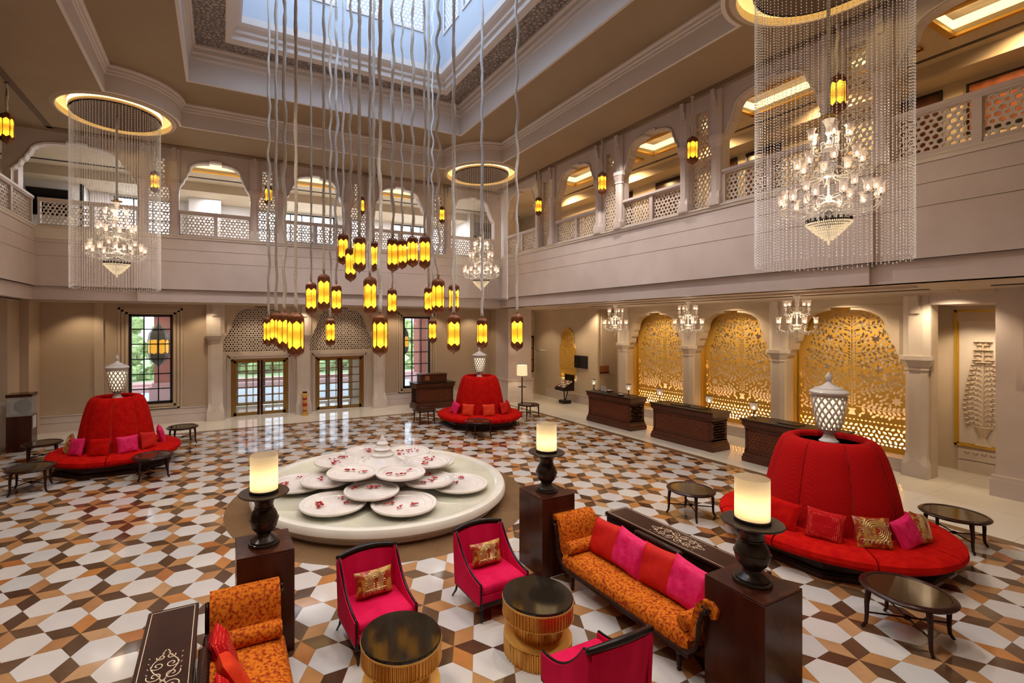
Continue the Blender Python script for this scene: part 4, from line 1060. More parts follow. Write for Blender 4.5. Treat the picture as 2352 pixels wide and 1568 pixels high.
SOFAS = [((-2.42, 15.0), 'red velvet round sofa with cone back, left edge', 'red_velvet'), ((8.5, 15.2), 'red velvet round sofa with cone back, farthest, in the corner by the floor lamp', 'red_velvet'), ((8.95, 4.25), 'large red round sofa with quilted cone back at the right', 'red_dotted')]
UL = ['white pierced urn lamp on top of the left round sofa', 'white pierced urn lamp on top of the farthest round sofa', 'white pierced urn lamp on top of the near right round sofa']
for i, ((x, y), lab, fb) in enumerate(SOFAS):
    o = ottoman((x, y, 0), lab, fb); k = (.925, .99, 1.01)[i]; o.scale = (k, k, 1.04); u = urn((x, y, 1.687), UL[i]); u.scale = (.80, .80, .98)
def ring_cushion(s, phi, mat_, label, w=.46, h=.44, roll=0, rr=1.04):
    (x, y), _, _ = SOFAS[s]; a = radians(phi)
    cushion(mat_, (x+rr*cos(a), y+rr*sin(a), .455+h*.46), a+pi/2, -.30, label, 'cushions on the round sofas', w, h, .15, roll)
# phi measured in the plan, -90 faces the photographer's side of the hall
for phi, m_, lab, r_ in ((-165, 'brocade', 'brown gold cushion at the far left of the left round sofa', .2), (-136, 'pink_silk', 'pink cushion, left one on the left round sofa', -.1), (-102, 'red_velvet', 'plain red cushion in the middle of the left round sofa', 0), (-68, 'pink_silk', 'pink cushion right of the middle on the left round sofa', 0), (-38, 'red_silk', 'red cushion on the right flank of the left round sofa', .15), (5, 'pink_silk', 'pink cushion at the far right of the left round sofa', -.2)):
    ring_cushion(0, phi, m_, lab, roll=r_, rr=.97)
for phi, m_, lab, r_ in ((-176, 'pink_silk', 'pink cushion at the left of the farthest round sofa', .2), (-142, 'orange_silk', 'orange red cushion, left of middle on the farthest round sofa', 0), (-101, 'orange_silk', 'orange red cushion in the middle of the farthest round sofa', 0), (-62, 'red_silk', 'red cushion, right of middle on the farthest round sofa', .1), (-35, 'red_silk', 'red cushion at the right of the farthest round sofa', -.1)):
    ring_cushion(1, phi, m_, lab, roll=r_)
for phi, m_, lab, r_, w_ in ((174, 'red_velvet', 'plain red cushion at the left of the near round sofa', 0, .50), (-157, 'dotted_silk', 'red dotted cushion on the near right round sofa', .08, .46), (-128, 'brocade', 'gold patterned cushion on the near right round sofa', 0, .46), (-103, 'pink_silk', 'bright pink cushion beside the gold one on the near round sofa', -.25, .42), (-84, 'brocade', 'dark patterned cushion behind the pink one on the near round sofa', .3, .42)):
    ring_cushion(2, phi, m_, lab, w=w_, roll=r_, rr=1.10)

# ------------------------------------------------------------------ small oval side tables
def side_table():
    t = thing('side_table', '', 'table', (0, 0, 0), group='dark oval side tables')
    E = 1.0
    g = G(); g.lathe([(.36, .455), (.41, .46), (.43, .475), (.435, .49), (.42, .505), (.405, .51), (.395, .515), (.375, .512), (.365, .50), (.36, .50)], 40, sq=E); g.build('table_rim', 'dark_wood', t, smooth=40)
    g = G(); g.lathe([(.362, .47), (.362, .502), (.001, .502)], 40, sq=E); g.build('table_top', 'smoked_top', t)
    L = [(.28, .28), (-.28, .28), (-.28, -.28), (.28, -.28)]
    for (x, y) in L:
        g = G(); g.tube([(x*.95, y*.95, .46), (x, y, .3), (x, y, .14), (x*1.02, y*1.02, .06), (x*1.12, y*1.12, .0)], [.032, .026, .021, .019, .016], 8)
        for z in (.17, .20): g.lathe([(.016, -.008), (.023, 0), (.016, .008)], 8, (x, y, z))
        g.build('leg', 'dark_wood', t, smooth=40)
    g = G()
    for a, b in ((0, 2), (1, 3)): g.tube([(L[a][0], L[a][1], .18), (L[b][0], L[b][1], .18)], .011, 6)
    g.lathe([(.001, -.03), (.03, -.02), (.02, 0), (.03, .02), (.001, .03)], 10, (0, 0, .18))
    for a in range(4):
        for q in (.35, .55, .75): g.lathe([(.011, -.008), (.017, 0), (.011, .008)], 6, (L[a][0]*q, L[a][1]*q, .18))
    g.build('stretcher', 'dark_wood', t)
    return t
ST = side_table()
first = True
for x, y, rz, s, lab in ((-4.22, 16.10, .2, 1.0, 'dark round side table at the far left, nearest the glass display case'), (-3.72, 13.42, .1, 1.02, 'dark side table at the left edge in front of the left round sofa'), (-1.45, 13.38, .15, 1.0, 'dark side table in front of the right part of the left round sofa'), (-1.05, 16.75, .3, 1.0, 'dark side table behind the left round sofa, on its right'),
                         (6.72, 16.2, 0, 1.0, 'dark side table left of the farthest round sofa, by the concierge desk'), (7.50, 13.48, 0, 1.0, 'dark side table in front of the farthest round sofa'), (10.85, 15.45, 0, 1.0, 'dark side table right of the farthest round sofa, under the floor lamp'),
                         (8.02, 6.10, .1, .98, 'dark side table standing alone between the console and the reception desks'), (7.20, 2.62, .05, 1.0, 'large near oval side table in the lower right foreground'), (10.85, 3.35, .05, 1.0, 'dark side table at the right edge behind the red round sofa')):
    if first: ST.location = (x, y, 0); ST.rotation_euler[2] = rz; ST.scale = (s,)*3; ST['label'] = lab; first = False
    else: again(ST, lab, (x, y, 0), rz, s)

# ------------------------------------------------------------------ plinths with bronze candle holders
def pedestal(x, y, w, h, label):
    t = thing('pedestal', label, 'pedestal', (x, y, 0), group='dark wooden pedestals')
    g = G(); g.bevbox(-w/2, -w/2, 0, w/2, w/2, h-.02, .004); g.build('pedestal_body', 'mahogany', t); g = G(); g.bevbox(-w/2, -w/2, h-.018, w/2, w/2, h, .004); g.build('pedestal_top', 'mahogany', t); return t
def candle_stand(loc, label):
    t = thing('candle_holder', label, 'candle holder', loc, group='bronze baluster candle holders')
    g = G(); g.lathe([(.165, 0), (.17, .015), (.165, .03), (.15, .035), (.152, .05), (.115, .075), (.085, .10), (.08, .125), (.10, .15), (.135, .19), (.15, .24), (.152, .265), (.160, .27), (.160, .285), (.150, .29), (.142, .33), (.118, .375), (.100, .395), (.106, .40), (.106, .412), (.098, .418), (.105, .47), (.135, .52), (.175, .55), (.265, .562), (.272, .572), (.265, .582), (.001, .584)], 40)
    g.build('baluster', 'bronze', t, smooth=35)
    g = G(); g.lathe([(.150, .584), (.158, .59), (.158, .612), (.150, .615), (.001, .615)], 36); g.build('shade_ring', 'black_rubber', t, smooth=30)
    g = G(); g.lathe([(.150, .612), (.150, 1.0)], 40, cap=False); g.build('frosted_shade', 'frosted', t, smooth=40)
    g = G(); g.lathe([(.028, .615), (.028, .70), (.001, .702)], 12); g.build('candle', 'paper', t)
    g = G(); g.lathe([(.001, .70), (.014, .715), (.010, .74), (.001, .765)], 8); g.build('flame', 'bulb', t)
    l = lamp('POINT', 'candle_lamp', (0, 0, .745), 2.4, (1, .78, .50), .02); l.parent = t
    return t
PED = [((.44, 5.80), 'dark square pedestal left of the fountain', 'bronze candle holder with glowing frosted shade on the left pedestal'), ((4.37, 5.76), 'dark square pedestal right of the fountain', 'bronze candle holder with glowing frosted shade on the middle pedestal'), ((4.60, 2.83), 'dark square pedestal cut by the bottom edge at the right', 'large near bronze candle holder with glowing frosted shade at the right')]
for (x, y), a, b in PED: pedestal(x, y, .585, 1.13, a); candle_stand((x, y, 1.13), b)

# ------------------------------------------------------------------ gold drum tables
def drum_table(x, y, label):
    t = thing('drum_table', label, 'table', (x, y, 0), group='gold fluted drum tables')
    def fl(name, r, z0, z1, n, m):
        g = G(); k = n*4; v = []
        for z in (z0, z1):
            for i in range(k): rr = r*(1, 1, .962, .962)[i % 4]; a = 2*pi*i/k; v.append((rr*cos(a), rr*sin(a), z))
        g.add(v, [(i, (i+1) % k, k+(i+1) % k, k+i) for i in range(k)]+[tuple(range(k-1, -1, -1)), tuple(range(k, 2*k))]); return g.build(name, m, t)
    fl('fluted_base', .375, 0, .19, 48, 'gold_leaf')
    g = G(); g.lathe([(.36, .19), (.375, .20), (.33, .21), (.30, .225), (.26, .23), (.24, .24)], 48); g.build('base_collar', 'gold_matt', t, smooth=30)
    fl('fluted_stem', .27, .22, .45, 48, 'gold_leaf')
    fl('fluted_drum', .385, .42, .595, 64, 'gold_leaf')
    g = G(); g.lathe([(.27, .415), (.385, .422), (.39, .43)], 48); g.lathe([(.388, .585), (.392, .60), (.388, .605)], 48); g.build('drum_band', 'gold_matt', t)
    g = G(); g.lathe([(.375, .595), (.385, .605), (.385, .622), (.378, .63), (.001, .63)], 56); g.build('granite_top', 'granite', t, smooth=30)
    return t
drum_table(1.555, 4.32, 'gold fluted drum table with black granite top, nearer and left one')
drum_table(3.14, 4.30, 'gold fluted drum table with black granite top, right one by the sofa')

# ------------------------------------------------------------------ pink armchairs
def armchair():
    t = thing('armchair', '', 'chair', (0, 0, 0), group='magenta armchairs with dark rail')
    w = .33       # half width; front faces -y
    side = []     # (y, z) upper edge from the front corner to the back top
    for i in range(13):
        u = i/12; y = -.33+.60*u; z = .475+.03*u+.365*u**2.6
        side.append((y, z))
    side += [(.305, .885)]
    low = [(.32, .22), (-.33, .22)]
    for s in (-1, 1):
        g = G(); poly = side+[(.34, .80), (.33, .5)]+low; n = len(poly)
        # panels splay outwards a little towards the top
        def X(z, o): return s*(w-.012+o*.045+.02*(z-.3))
        v = [(X(z, 0), y, z) for y, z in poly]+[(X(z, 1), y, z) for y, z in poly]
        g.add(v, [tuple(range(n)), tuple(range(2*n-1, n-1, -1))]+[(i, (i+1) % n, n+(i+1) % n, n+i) for i in range(n)]); g.build('side_panel', 'magenta', t)
        g = G(); g.tube([(X(z, .5), y, z+.006) for y, z in side], .014, 6); g.tube([(X(.47, .5), -.335, .475), (X(.2, .5), -.335, .20)], .011, 6); g.build('wood_trim', 'espresso', t, smooth=True)
    g = G(); v = []; n = 10; Z = [.22, .35, .45, .60, .75, .86]
    for o in (0, 1):
        for z in Z:
            for i in range(n+1):
                u = 2*i/n-1; yb = .25+.075*(z-.3)-.055*(1-u*u)*(-1) - .0
                v.append((u*(w+.02*(z-.3)), .22+.10*(z-.22)+.05*(1-u*u)+o*.065, z+.03*(1-u*u)*(1 if z > .8 else 0)))
    m = (n+1)*len(Z)
    F = [(o*m+j*(n+1)+i, o*m+j*(n+1)+i+1, o*m+(j+1)*(n+1)+i+1, o*m+(j+1)*(n+1)+i)[::(1 if o else -1)] for o in (0, 1) for j in range(len(Z)-1) for i in range(n)]
    g.add(v, F); g.build('backrest', 'magenta', t, smooth=45)
    g = G(); pts = []
    for i in range(15):
        u = 2*i/14-1; pts.append((u*(w+.045), .325+.055*(1-u*u)-.005, .885+.035*(1-u*u)))
    g.tube(pts, lambda q: .024+.010*sin(q*pi), 8); g.build('top_rail', 'espresso', t, smooth=True)
    g = G(); g.bevbox(-w+.005, -.325, .30, w-.005, .27, .45, .028)
    g.build('seat_cushion', 'magenta', t, smooth=50)
    g = G(); g.box(-w-.01, -.335, .245, w+.01, -.295, .33); g.build('front_panel', 'magenta', t)
    g = G(); g.box(-w-.03, -.34, .20, w+.03, -.30, .25); g.box(-w-.03, .27, .20, w+.03, .32, .25); g.box(-w-.03, -.34, .20, -w+.015, .32, .25); g.box(w-.015, -.34, .20, w+.03, .32, .25); g.build('seat_frame', 'espresso', t)
    for s in (-1, 1):
        g = G(); g.lathe([(.008, 0), (.012, .01), (.022, .12), (.020, .125), (.034, .14), (.020, .158), (.026, .17), (.028, .21)], 10, (s*(w-.01), -.30, 0)); g.build('leg', 'espresso', t, smooth=40)
        g = G(); g.tube([(s*(w-.01), .30, .22), (s*(w+.0), .335, .10), (s*(w+.02), .40, 0)], [.022, .018, .012], 4); g.build('leg', 'espresso', t)
    return t
AC = armchair(); AC.location = (1.60, 5.27, 0); AC.rotation_euler[2] = .06; AC['label'] = 'magenta armchair on the left, behind the nearer drum table'
again(AC, 'magenta armchair between the fountain and the right drum table', (3.13, 5.30, 0), .03)
again(AC, 'magenta armchair seen from behind at the bottom edge', (3.10, 3.36, 0), pi-.02)
cushion('brocade', (1.60, 5.39, .60), .06, -.25, 'gold and red embroidered cushion on the left armchair', 'embroidered armchair cushions', .46, .29, .13)
cushion('brocade', (3.13, 5.42, .60), .03, -.25, 'gold and red embroidered cushion on the armchair by the fountain', 'embroidered armchair cushions', .46, .29, .13)

# ------------------------------------------------------------------ scroll-arm sofas
def scroll_sofa():
    """local frame: faces -y, length along x"""
    t = thing('scroll_sofa', '', 'sofa', (0, 0, 0), group='orange scroll arm sofas')
    hl = .98; d0, d1 = -.36, .34
    prof = []   # scroll outline (outer) in x,z measured from the arm's inner foot
    arm = [(0, .40), (.07, .46), (.10, .56), (.115, .68), (.15, .80), (.21, .86), (.27, .865), (.305, .83), (.30, .79), (.265, .775)]
    th_ = .075
    for s in (-1, 1):
        pts = arm; up = []; lo = []
        for i, p in enumerate(pts):
            a = pts[max(0, i-1)]; b = pts[min(len(pts)-1, i+1)]; dx, dz = b[0]-a[0], b[1]-a[1]; n = sqrt(dx*dx+dz*dz)
            up.append((p[0]-dz/n*th_/2, p[1]+dx/n*th_/2)); lo.append((p[0]+dz/n*th_/2, p[1]-dx/n*th_/2))
        poly = up+lo[::-1]; n = len(poly)
        g = G(); v = [(s*(hl+x-.04), y, z) for y in (d0+.02, d1-.02) for x, z in poly]
        k = len(up)
        g.add(v, [(i, i+1, n+i+1, n+i) for i in range(n-1)]+[(n-1, 0, n, 2*n-1)]+[(o*n+i, o*n+i+1, o*n+n-2-i, o*n+n-1-i) for o in (0, 1) for i in range(k-1)])
        g.build('scroll_arm', 'chenille', t, smooth=50)
        g = G()
        out = [(hl-.28, .245), (hl-.10, .25), (hl+.02, .30), (hl+.09, .38), (hl+.115, .50), (hl+.125, .64), (hl+.165, .77), (hl+.21, .80)]
        for y in (d1,): g.tube([(s*x, y, z) for x, z in out], .026, 6); g.build('arm_frame', 'dark_wood', t, smooth=True)
        g = G(); g.tube([(s*x, d0, z) for x, z in out], .026, 6)
        g.tube([(s*(hl+.16), d0, .835+.0), (s*(hl+.24), d0-.005, .83), (s*(hl+.22), d0-.005, .79)], .018, 6)
        g.build('arm_frame', 'dark_wood', t, smooth=True)
        g = G(); g.lathe([(.001, -.33), (.075, -.325), (.085, -.30), (.085, .30), (.075, .325), (.001, .33)], 16)
        g.v = [(s*(hl-.075)+a, z-.01, .535+b) for a, b, z in g.v]; b_ = g.build('bolster', 'chenille', t, smooth=40)
    # seat with a gentle sag
    g = G(); v = []; n = 20
    for i in range(n+1):
        x = -hl+2*hl*i/n; u = i/n*2-1
        for (y, z) in ((d0+.0, .27), (d0-.01, .36), (d0+.03, .425), (d0+.10, .445), (0, .455), (d1-.1, .45), (d1-.02, .43), (d1, .27)): v.append((x, y, z+.02*u**4))
    m = 8; g.add(v, [(i*m+j, (i+1)*m+j, (i+1)*m+(j+1) % m, i*m+(j+1) % m) for i in range(n) for j in range(m)]+[tuple(range(m)), tuple(n*m+j for j in range(m-1, -1, -1))])
    g.build('seat', 'chenille', t, smooth=50)
    g = G(); g.bevbox(-hl-.02, d0-.02, .22, hl+.02, d0+.03, .285, .01); g.bevbox(-hl-.02, d1-.03, .22, hl+.02, d1+.02, .285, .01); g.box(-hl, d0-.025, .24, hl, d0-.018, .25); g.build('seat_rail', 'dark_wood', t)
    # serpentine back: padding and carved crest
    def cz(x):
        u = abs(x)/hl; return .70+.12*cos(min(1, u)*pi*.9)-.03*cos(u*pi*3)*(1 if u < 1 else 0)
    xs = [-hl+2*hl*i/24 for i in range(25)]
    g = G(); v = [(x, d1-.10, .43) for x in xs]+[(x, d1-.10, cz(x)-.06) for x in xs]+[(x, d1-.05, cz(x)-.03) for x in xs]+[(x, d1-.01, cz(x)-.03) for x in xs]+[(x, d1-.01, .43) for x in xs]
    m = 25; g.add(v, [(j*m+i, j*m+i+1, (j+1)*m+i+1, (j+1)*m+i) for j in range(4) for i in range(24)]+[(j*m+e for j in range(5)) and tuple(j*m+e for j in range(5)) for e in (0, 24)])
    g.build('back_padding', 'chenille', t, smooth=50)
    g = G(); g.tube([(x, d1+.0, cz(x)) for x in xs], .028, 8); g.bevbox(-.36, d1-.03, .80, .36, d1+.05, .885, .02)
    for q in range(18): x = -.33+q*.04; g.tube([(x, d1-.032, .81), (x+.02, d1-.034, .845), (x+.03, d1-.03, .875)], .006, 4)
    g.build('crest_rail', 'dark_wood', t, smooth=50)
    g = G(); 
    def hz(u, v_, n_): return (u, d1+.0+n_, v_)
    hole = lambda c: [(c+.24*cos(a)*(1-.0*sin(a)), .60+.075*sin(a)*(1 if sin(a) > 0 else .6)+.02*cos(3*a)) for a in [k*pi/9 for k in range(18)]]
    cdt_plate([(x, .30) for x in (-hl, hl)]+[(x, cz(x)-.01) for x in xs[::-1]], [hole(-.62), hole(.62)], hz, .012, .034, g); g.build('back_board', 'dark_wood', t)
    for sx in (-1, 1):
        for y in (d0+.05, d1-.05):
            g = G(); g.lathe([(.020, 0), (.024, .012), (.017, .03), (.026, .05), (.022, .10), (.030, .15), (.024, .165), (.036, .18), (.034, .23)], 12, (sx*(hl-.14), y, 0)); g.build('leg', 'dark_wood', t, smooth=40)
    return t
SF = scroll_sofa(); SF.location = (4.60, 4.24, 0); SF.rotation_euler[2] = -pi/2; SF['label'] = 'long orange scroll arm sofa facing the drum tables, four cushions on it'
again(SF, 'orange scroll arm sofa cut off at the bottom left corner', (.22, 4.20, 0), pi/2)
for y, m_, lab in ((4.86, 'red_silk', 'red cushion beside the far arm of the orange sofa'), (4.45, 'pink_silk', 'pink cushion second from the far arm of the orange sofa'), (4.00, 'red_silk', 'red cushion third from the far arm of the orange sofa'), (3.60, 'pink_silk', 'pink cushion nearest the right pedestal on the orange sofa')):
    cushion(m_, (4.70, y, .68), -pi/2, -.35, lab, 'cushions on the orange sofa', .52, .50, .20, .1 if m_ == 'pink_silk' else -.05)
cushion('dotted_silk', (.02, 4.66, .68), pi/2, -.35, 'red dotted cushion in the corner of the left orange sofa', 'cushions on the left sofa', .46, .46, .17, .15)
cushion('orange_silk', (.10, 4.36, .67), pi/2+.25, -.5, 'orange red cushion leaning on the dotted one, left sofa', 'cushions on the left sofa', .46, .44, .17, .25)
cushion('dotted_silk', (.04, 3.98, .66), pi/2, -.35, 'dotted red cushion at the bottom edge of the photo, left sofa', 'cushions on the left sofa', .44, .42, .17, -.1)

# ------------------------------------------------------------------ inlaid console tables behind the sofas
def console(loc, rz, label):
    t = thing('console_table', label, 'table', loc, rz, group='dark inlaid console tables')
    L, w, h = 1.10, .22, .755
    g = G(); g.bevbox(-L, -w, h-.05, L, w, h, .006); g.build('table_top', 'dark_wood', t)
    g = G(); q = .035; z = h+.0006
    for a, b in (((-L+q, -w+q), (L-q, -w+q)), ((L-q, -w+q), (L-q, w-q)), ((L-q, w-q), (-L+q, w-q)), ((-L+q, w-q), (-L+q, -w+q))):
        x0, x1 = sorted((a[0], b[0])); y0, y1 = sorted((a[1], b[1])); g.box(x0-.003, y0-.003, h-.002, x1+.003, y1+.003, z+.0006)
    g.build('inlay_line', 'inlay', t)
    g = G()
    def spiral(cx, cy_, r, a0, turns, dirn, w_=.0042):
        n = 26; P = []
        for i in range(n): u = i/(n-1); a = a0+dirn*turns*2*pi*u; rr = r*(1-.82*u); P.append((cx+rr*cos(a), cy_+rr*sin(a)))
        ribbon(P, w_)
    def ribbon(P, w_):
        A = []; B = []
        for i, p in enumerate(P):
            a, b = P[max(0, i-1)], P[min(len(P)-1, i+1)]; dx, dy = b[0]-a[0], b[1]-a[1]; n = sqrt(dx*dx+dy*dy) or 1
            A.append((p[0]-dy/n*w_, p[1]+dx/n*w_, z+.0008)); B.append((p[0]+dy/n*w_, p[1]-dx/n*w_, z+.0008))
        k = len(P); g.add(A+B, [(i, k+i, k+i+1, i+1) for i in range(k-1)])
    for sx in (-1, 1):
        for sy in (-1, 1):
            for (cx, r) in ((.07, .062), (.20, .052), (.31, .035)):
                spiral(sx*cx, sy*.062*(1 if cx < .15 else .85 if cx < .25 else .6), r, (0 if sx > 0 else pi)+sy*sx*1.2, 1.3, sx*sy)
            ribbon([(sx*(.0+.06*i), sy*(.012+.09*sin(i*pi/6.5)**2)) for i in range(7)], .004)
            ribbon([(sx*(.36+.012*i), sy*(.03-.006*i)) for i in range(5)], .0035)
            for q in range(4): ribbon([(sx*(.11+.07*q), sy*.118), (sx*(.125+.07*q), sy*.128)], .003)
    for k in range(4): a = k*pi/2+.78; ribbon([(0, 0), (.028*cos(a), .028*sin(a))], .005)
    g.build('scroll_inlay', 'inlay', t)
    g = G(); hz = lambda s: (lambda u, v_, n_: (u, s*(w-.03)+n_, v_))
    cloud = [(.23*cos(a)*(1-.12*sin(a)), .30+.115*sin(a)*(1 if sin(a) > 0 else .4)+.03*abs(cos(a))**.5*(1 if sin(a) > 0 else 0)) for a in [k*pi/10 for k in range(20)]]
    for s in (-1, 1): cdt_plate(rect(-L+.03, .02, L-.03, h-.05), [[(x*1.05+c, y+.13) for x, y in cloud] for c in (-.62, 0, .62)]+[[(x*1.05+c, y-.12) for x, y in cloud] for c in (-.62, 0, .62)], hz(s), -.012, .012, g)
    g.build('apron_board', 'dark_wood', t)
    for s in (-1, 1): g = G(); g.box(s*(L-.03)-.02, -w+.03, 0, s*(L-.03)+.02, w-.03, h-.05); g.build('end_panel', 'dark_wood', t)
    return t
console((5.48, 4.38, 0), pi/2, 'dark console table with scroll inlay behind the long orange sofa')
console((-.42, 4.45, 0), pi/2, 'dark console table with scroll inlay at the bottom left corner')

# ------------------------------------------------------------------ reception desks
def desk(loc, rz, hl, label, cat='desk', d=.33, H=1.12, extra=False, name='reception_desk', grp='carved reception desks'):
    t = thing(name, label, cat, loc, rz, group=grp)      # faces local -y
    def ring(e, z0, z1, b=.004): return (-hl-e, -d-e, z0, hl+e, d+e, z1, b)
    g = G(); g.bevbox(*ring(.06, 0, .13)); g.bevbox(*ring(.045, .13, .17)); g.prism([(-hl-.045, -d-.045), (hl+.045, -d-.045), (hl+.045, d+.045), (-hl-.045, d+.045)], .17, .24, .955); g.bevbox(*ring(.012, .24, .27)); g.bevbox(*ring(.025, .27, .285)); g.build('plinth', 'desk_wood', t)
    g = G(); g.box(-hl+.02, -d+.02, .285, hl-.02, d-.02, .86); g.build('desk_body', 'desk_wood', t)
    g = G()
    for (x0, x1) in ((-hl, -hl+.07), (hl-.07, hl)): g.box(x0, -d, .285, x1, d, .86)
    g.box(-hl, -d, .285, hl, d, .32); g.box(-hl, -d, .825, hl, d, .86); g.build('desk_frame', 'desk_wood', t)
    g = G(); honey(g, lambda x, y: -hl+.07 < x < hl-.07 and .33 < y < .82, -hl+.08, hl-.08, .35, .83, .088, .029, -d+.008, -d+.02, lambda u, v, n: (u, n, v))
    g.build('carved_panel', 'desk_carved', t)
    for s in (-1, 1): g = G(); honey(g, lambda x, y: -d+.06 < x < d-.06 and .33 < y < .82, -d+.08, d-.06, .35, .83, .088, .029, hl-.012, hl+.0, lambda u, v, n, s=s: (s*n, u, v)); g.build('end_panel', 'desk_carved', t)
    g = G(); g.bevbox(*ring(.02, .86, .885)); g.bevbox(*ring(.0, .885, .905)); g.prism([(-hl-.01, -d-.01), (hl+.01, -d-.01), (hl+.01, d+.01), (-hl-.01, d+.01)], .905, .97, 1.06); g.bevbox(*ring(.06, .97, 1.09)); g.build('cornice', 'desk_wood', t)
    g = G(); g.bevbox(*ring(.09, 1.09, H)); g.build('desk_top', 'espresso', t)
    if extra:
        g = G(); g.bevbox(-hl*.72, -.18, H, hl*.72, d-.04, H+.33, .01); g.bevbox(-hl*.76, -.22, H+.33, hl*.76, d, H+.36, .008); g.build('raised_cabinet', 'desk_wood', t)
        g = G(); g.box(-hl*.50, -.19, H+.08, -hl*.25, -.18, H+.28); g.build('notice_plate', 'copper_print', t)
    return t
DK = (('carved reception desk nearest the red round sofa', 6.85), ('middle carved reception desk', 9.84), ('farthest carved reception desk, beside the recess', 12.84))
for lab, y in DK: desk((12.82, y, 0), -pi/2, 1.02, lab)
desk((8.35, 19.18, 0), 0, .86, 'dark carved concierge desk by the back wall under the right tall window', extra=True, name='concierge_desk', grp=None)
def hurricane():
    t = thing('hurricane_lamp', '', 'lamp', (0, 0, 0), group='hurricane lamps on the desks')
    g = G()
    for k in range(3): a = k*2.09; g.tube([(.075*cos(a), .075*sin(a), 0), (.03*cos(a), .03*sin(a), .07), (0, 0, .11)], .009, 5)
    g.lathe([(.012, .1), (.012, .13), (.022, .145), (.010, .16), (.018, .18), (.012, .2), (.045, .225), (.03, .235)], 12); g.build('stand', 'bronze', t)
    g = G(); g.lathe([(.03, .23), (.06, .26), (.082, .30), (.088, .35), (.085, .40), (.095, .44)], 20, cap=False); g.build('glass_shade', 'crystal', t, smooth=True)
    g = G(); g.lathe([(.093, .437), (.10, .445), (.093, .45)], 20); g.build('shade_rim', 'bronze', t)
    g = G(); g.lathe([(.001, .255), (.026, .28), (.024, .32), (.001, .35)], 10); g.build('candle_bulb', 'bulb_warm', t)
    return t
HL = hurricane(); HL.location = (12.62, 13.72, 1.122); HL['label'] = 'hurricane lamp on the far end of the farthest reception desk'
for (x, y, lab) in ((12.62, 12.02, 'hurricane lamp on the near end of the farthest reception desk'), (12.62, 10.72, 'hurricane lamp on the far end of the middle reception desk'), (12.62, 9.00, 'hurricane lamp on the near end of the middle reception desk'), (12.62, 7.72, 'hurricane lamp on the far end of the reception desk behind the red sofa')): again(HL, lab, (x, y, 1.122))
def small_items():
    for (x, y, w, d, m_, lab) in ((12.95, 13.3, .16, .22, 'mahogany', 'small wooden card box beside the lamp at the far end of the farthest desk'), (12.6, 12.35, .14, .18, 'mahogany', 'small wooden card box on the near end of the farthest desk')):
        t = thing('card_box', lab, 'box', (x, y, 1.122)); g = G(); g.bevbox(-w/2, -d/2, 0, w/2, d/2, .05, .004); g.build('box_body', m_, t); g = G(); g.box(-w/2+.01, -d/2+.02, .05, w/2-.01, d/2-.02, .07); g.build('cards', 'paper', t)
    for (x, y, lab) in ((12.85, 12.85, 'flat black tray on the farthest reception desk'), (12.8, 10.1, 'flat black tray on the far half of the middle reception desk'), (12.8, 9.5, 'flat black tray on the near half of the middle reception desk'), (12.8, 6.9, 'flat black tray on the nearest reception desk')):
        t = thing('document_tray', lab, 'tray', (x, y, 1.122), group='black trays on the desks'); g = G(); g.bevbox(-.16, -.24, 0, .16, .24, .012, .003); g.build('tray_base', 'black_metal', t); g = G(); g.box(-.15, -.23, .012, .15, .23, .018); g.build('writing_pad', 'espresso', t)
small_items()
t = thing('desk_card', 'pale upright card on the far end of the farthest reception desk', 'card', (12.85, 13.45, 1.122)); g = G(); g.box(-.01, -.14, 0, .01, .14, .20); g.build('card', 'paper', t); g = G(); g.box(-.03, -.1, 0, .03, .1, .012); g.build('foot', 'mahogany', t)

# ------------------------------------------------------------------ things along the walls
t = thing('floor_lamp', 'floor lamp with cream drum shade and small tray beside the corner pillar', 'lamp', (12.25, 17.95, 0))
g = G(); g.lathe([(.19, 0), (.19, .02), (.05, .10), (.03, .16), (.028, .2)], 20); g.build('base', 'espresso', t, smooth=30)
g = G(); z = .2
while z < 1.28: g.lathe([(.018, 0), (.030, .02), (.034, .045), (.030, .07), (.018, .09)], 10, (0, 0, z)); z += .09
g.build('pole', 'espresso', t, smooth=30)
g = G(); g.lathe([(.001, .80), (.19, .80), (.20, .81), (.19, .82), (.001, .82)], 24); g.build('tray', 'espresso', t)
g = G(); g.lathe([(.235, 1.34), (.24, 1.35), (.225, 1.80), (.22, 1.80), (.23, 1.36)], 32, cap=False); g.build('lamp_shade', 'lamp_cloth', t, smooth=40)
l = lamp('POINT', 'floor_lamp_bulb', (0, 0, 1.55), 28, (1, .80, .52), .05); l.parent = t
t = thing('brochure_stand', 'dark brochure stand with sloping rack by the far right wall', 'stand', (14.3, 17.45, 0), -pi/2-.1)
g = G(); g.bevbox(-.22, -.2, 0, .22, .2, .14, .01); g.build('base', 'espresso', t)
for s in (-1, 1): g = G(); g.tube([(s*.04, 0, .13), (s*.16, .05, .62)], .03, 4); g.build('leg', 'espresso', t)
g = G(); g.add([(-.36, -.32, .60), (.36, -.32, .60), (.36, .26, .60), (-.36, .26, .60), (-.36, -.32, .72), (.36, -.32, .72), (.36, .26, 1.05), (-.36, .26, 1.05)], [(3, 2, 1, 0), (0, 1, 5, 4), (1, 2, 6, 5), (2, 3, 7, 6), (3, 0, 4, 7), (4, 5, 6, 7)]); g.box(-.36, .22, .95, .36, .27, 1.32); g.build('rack', 'espresso', t)
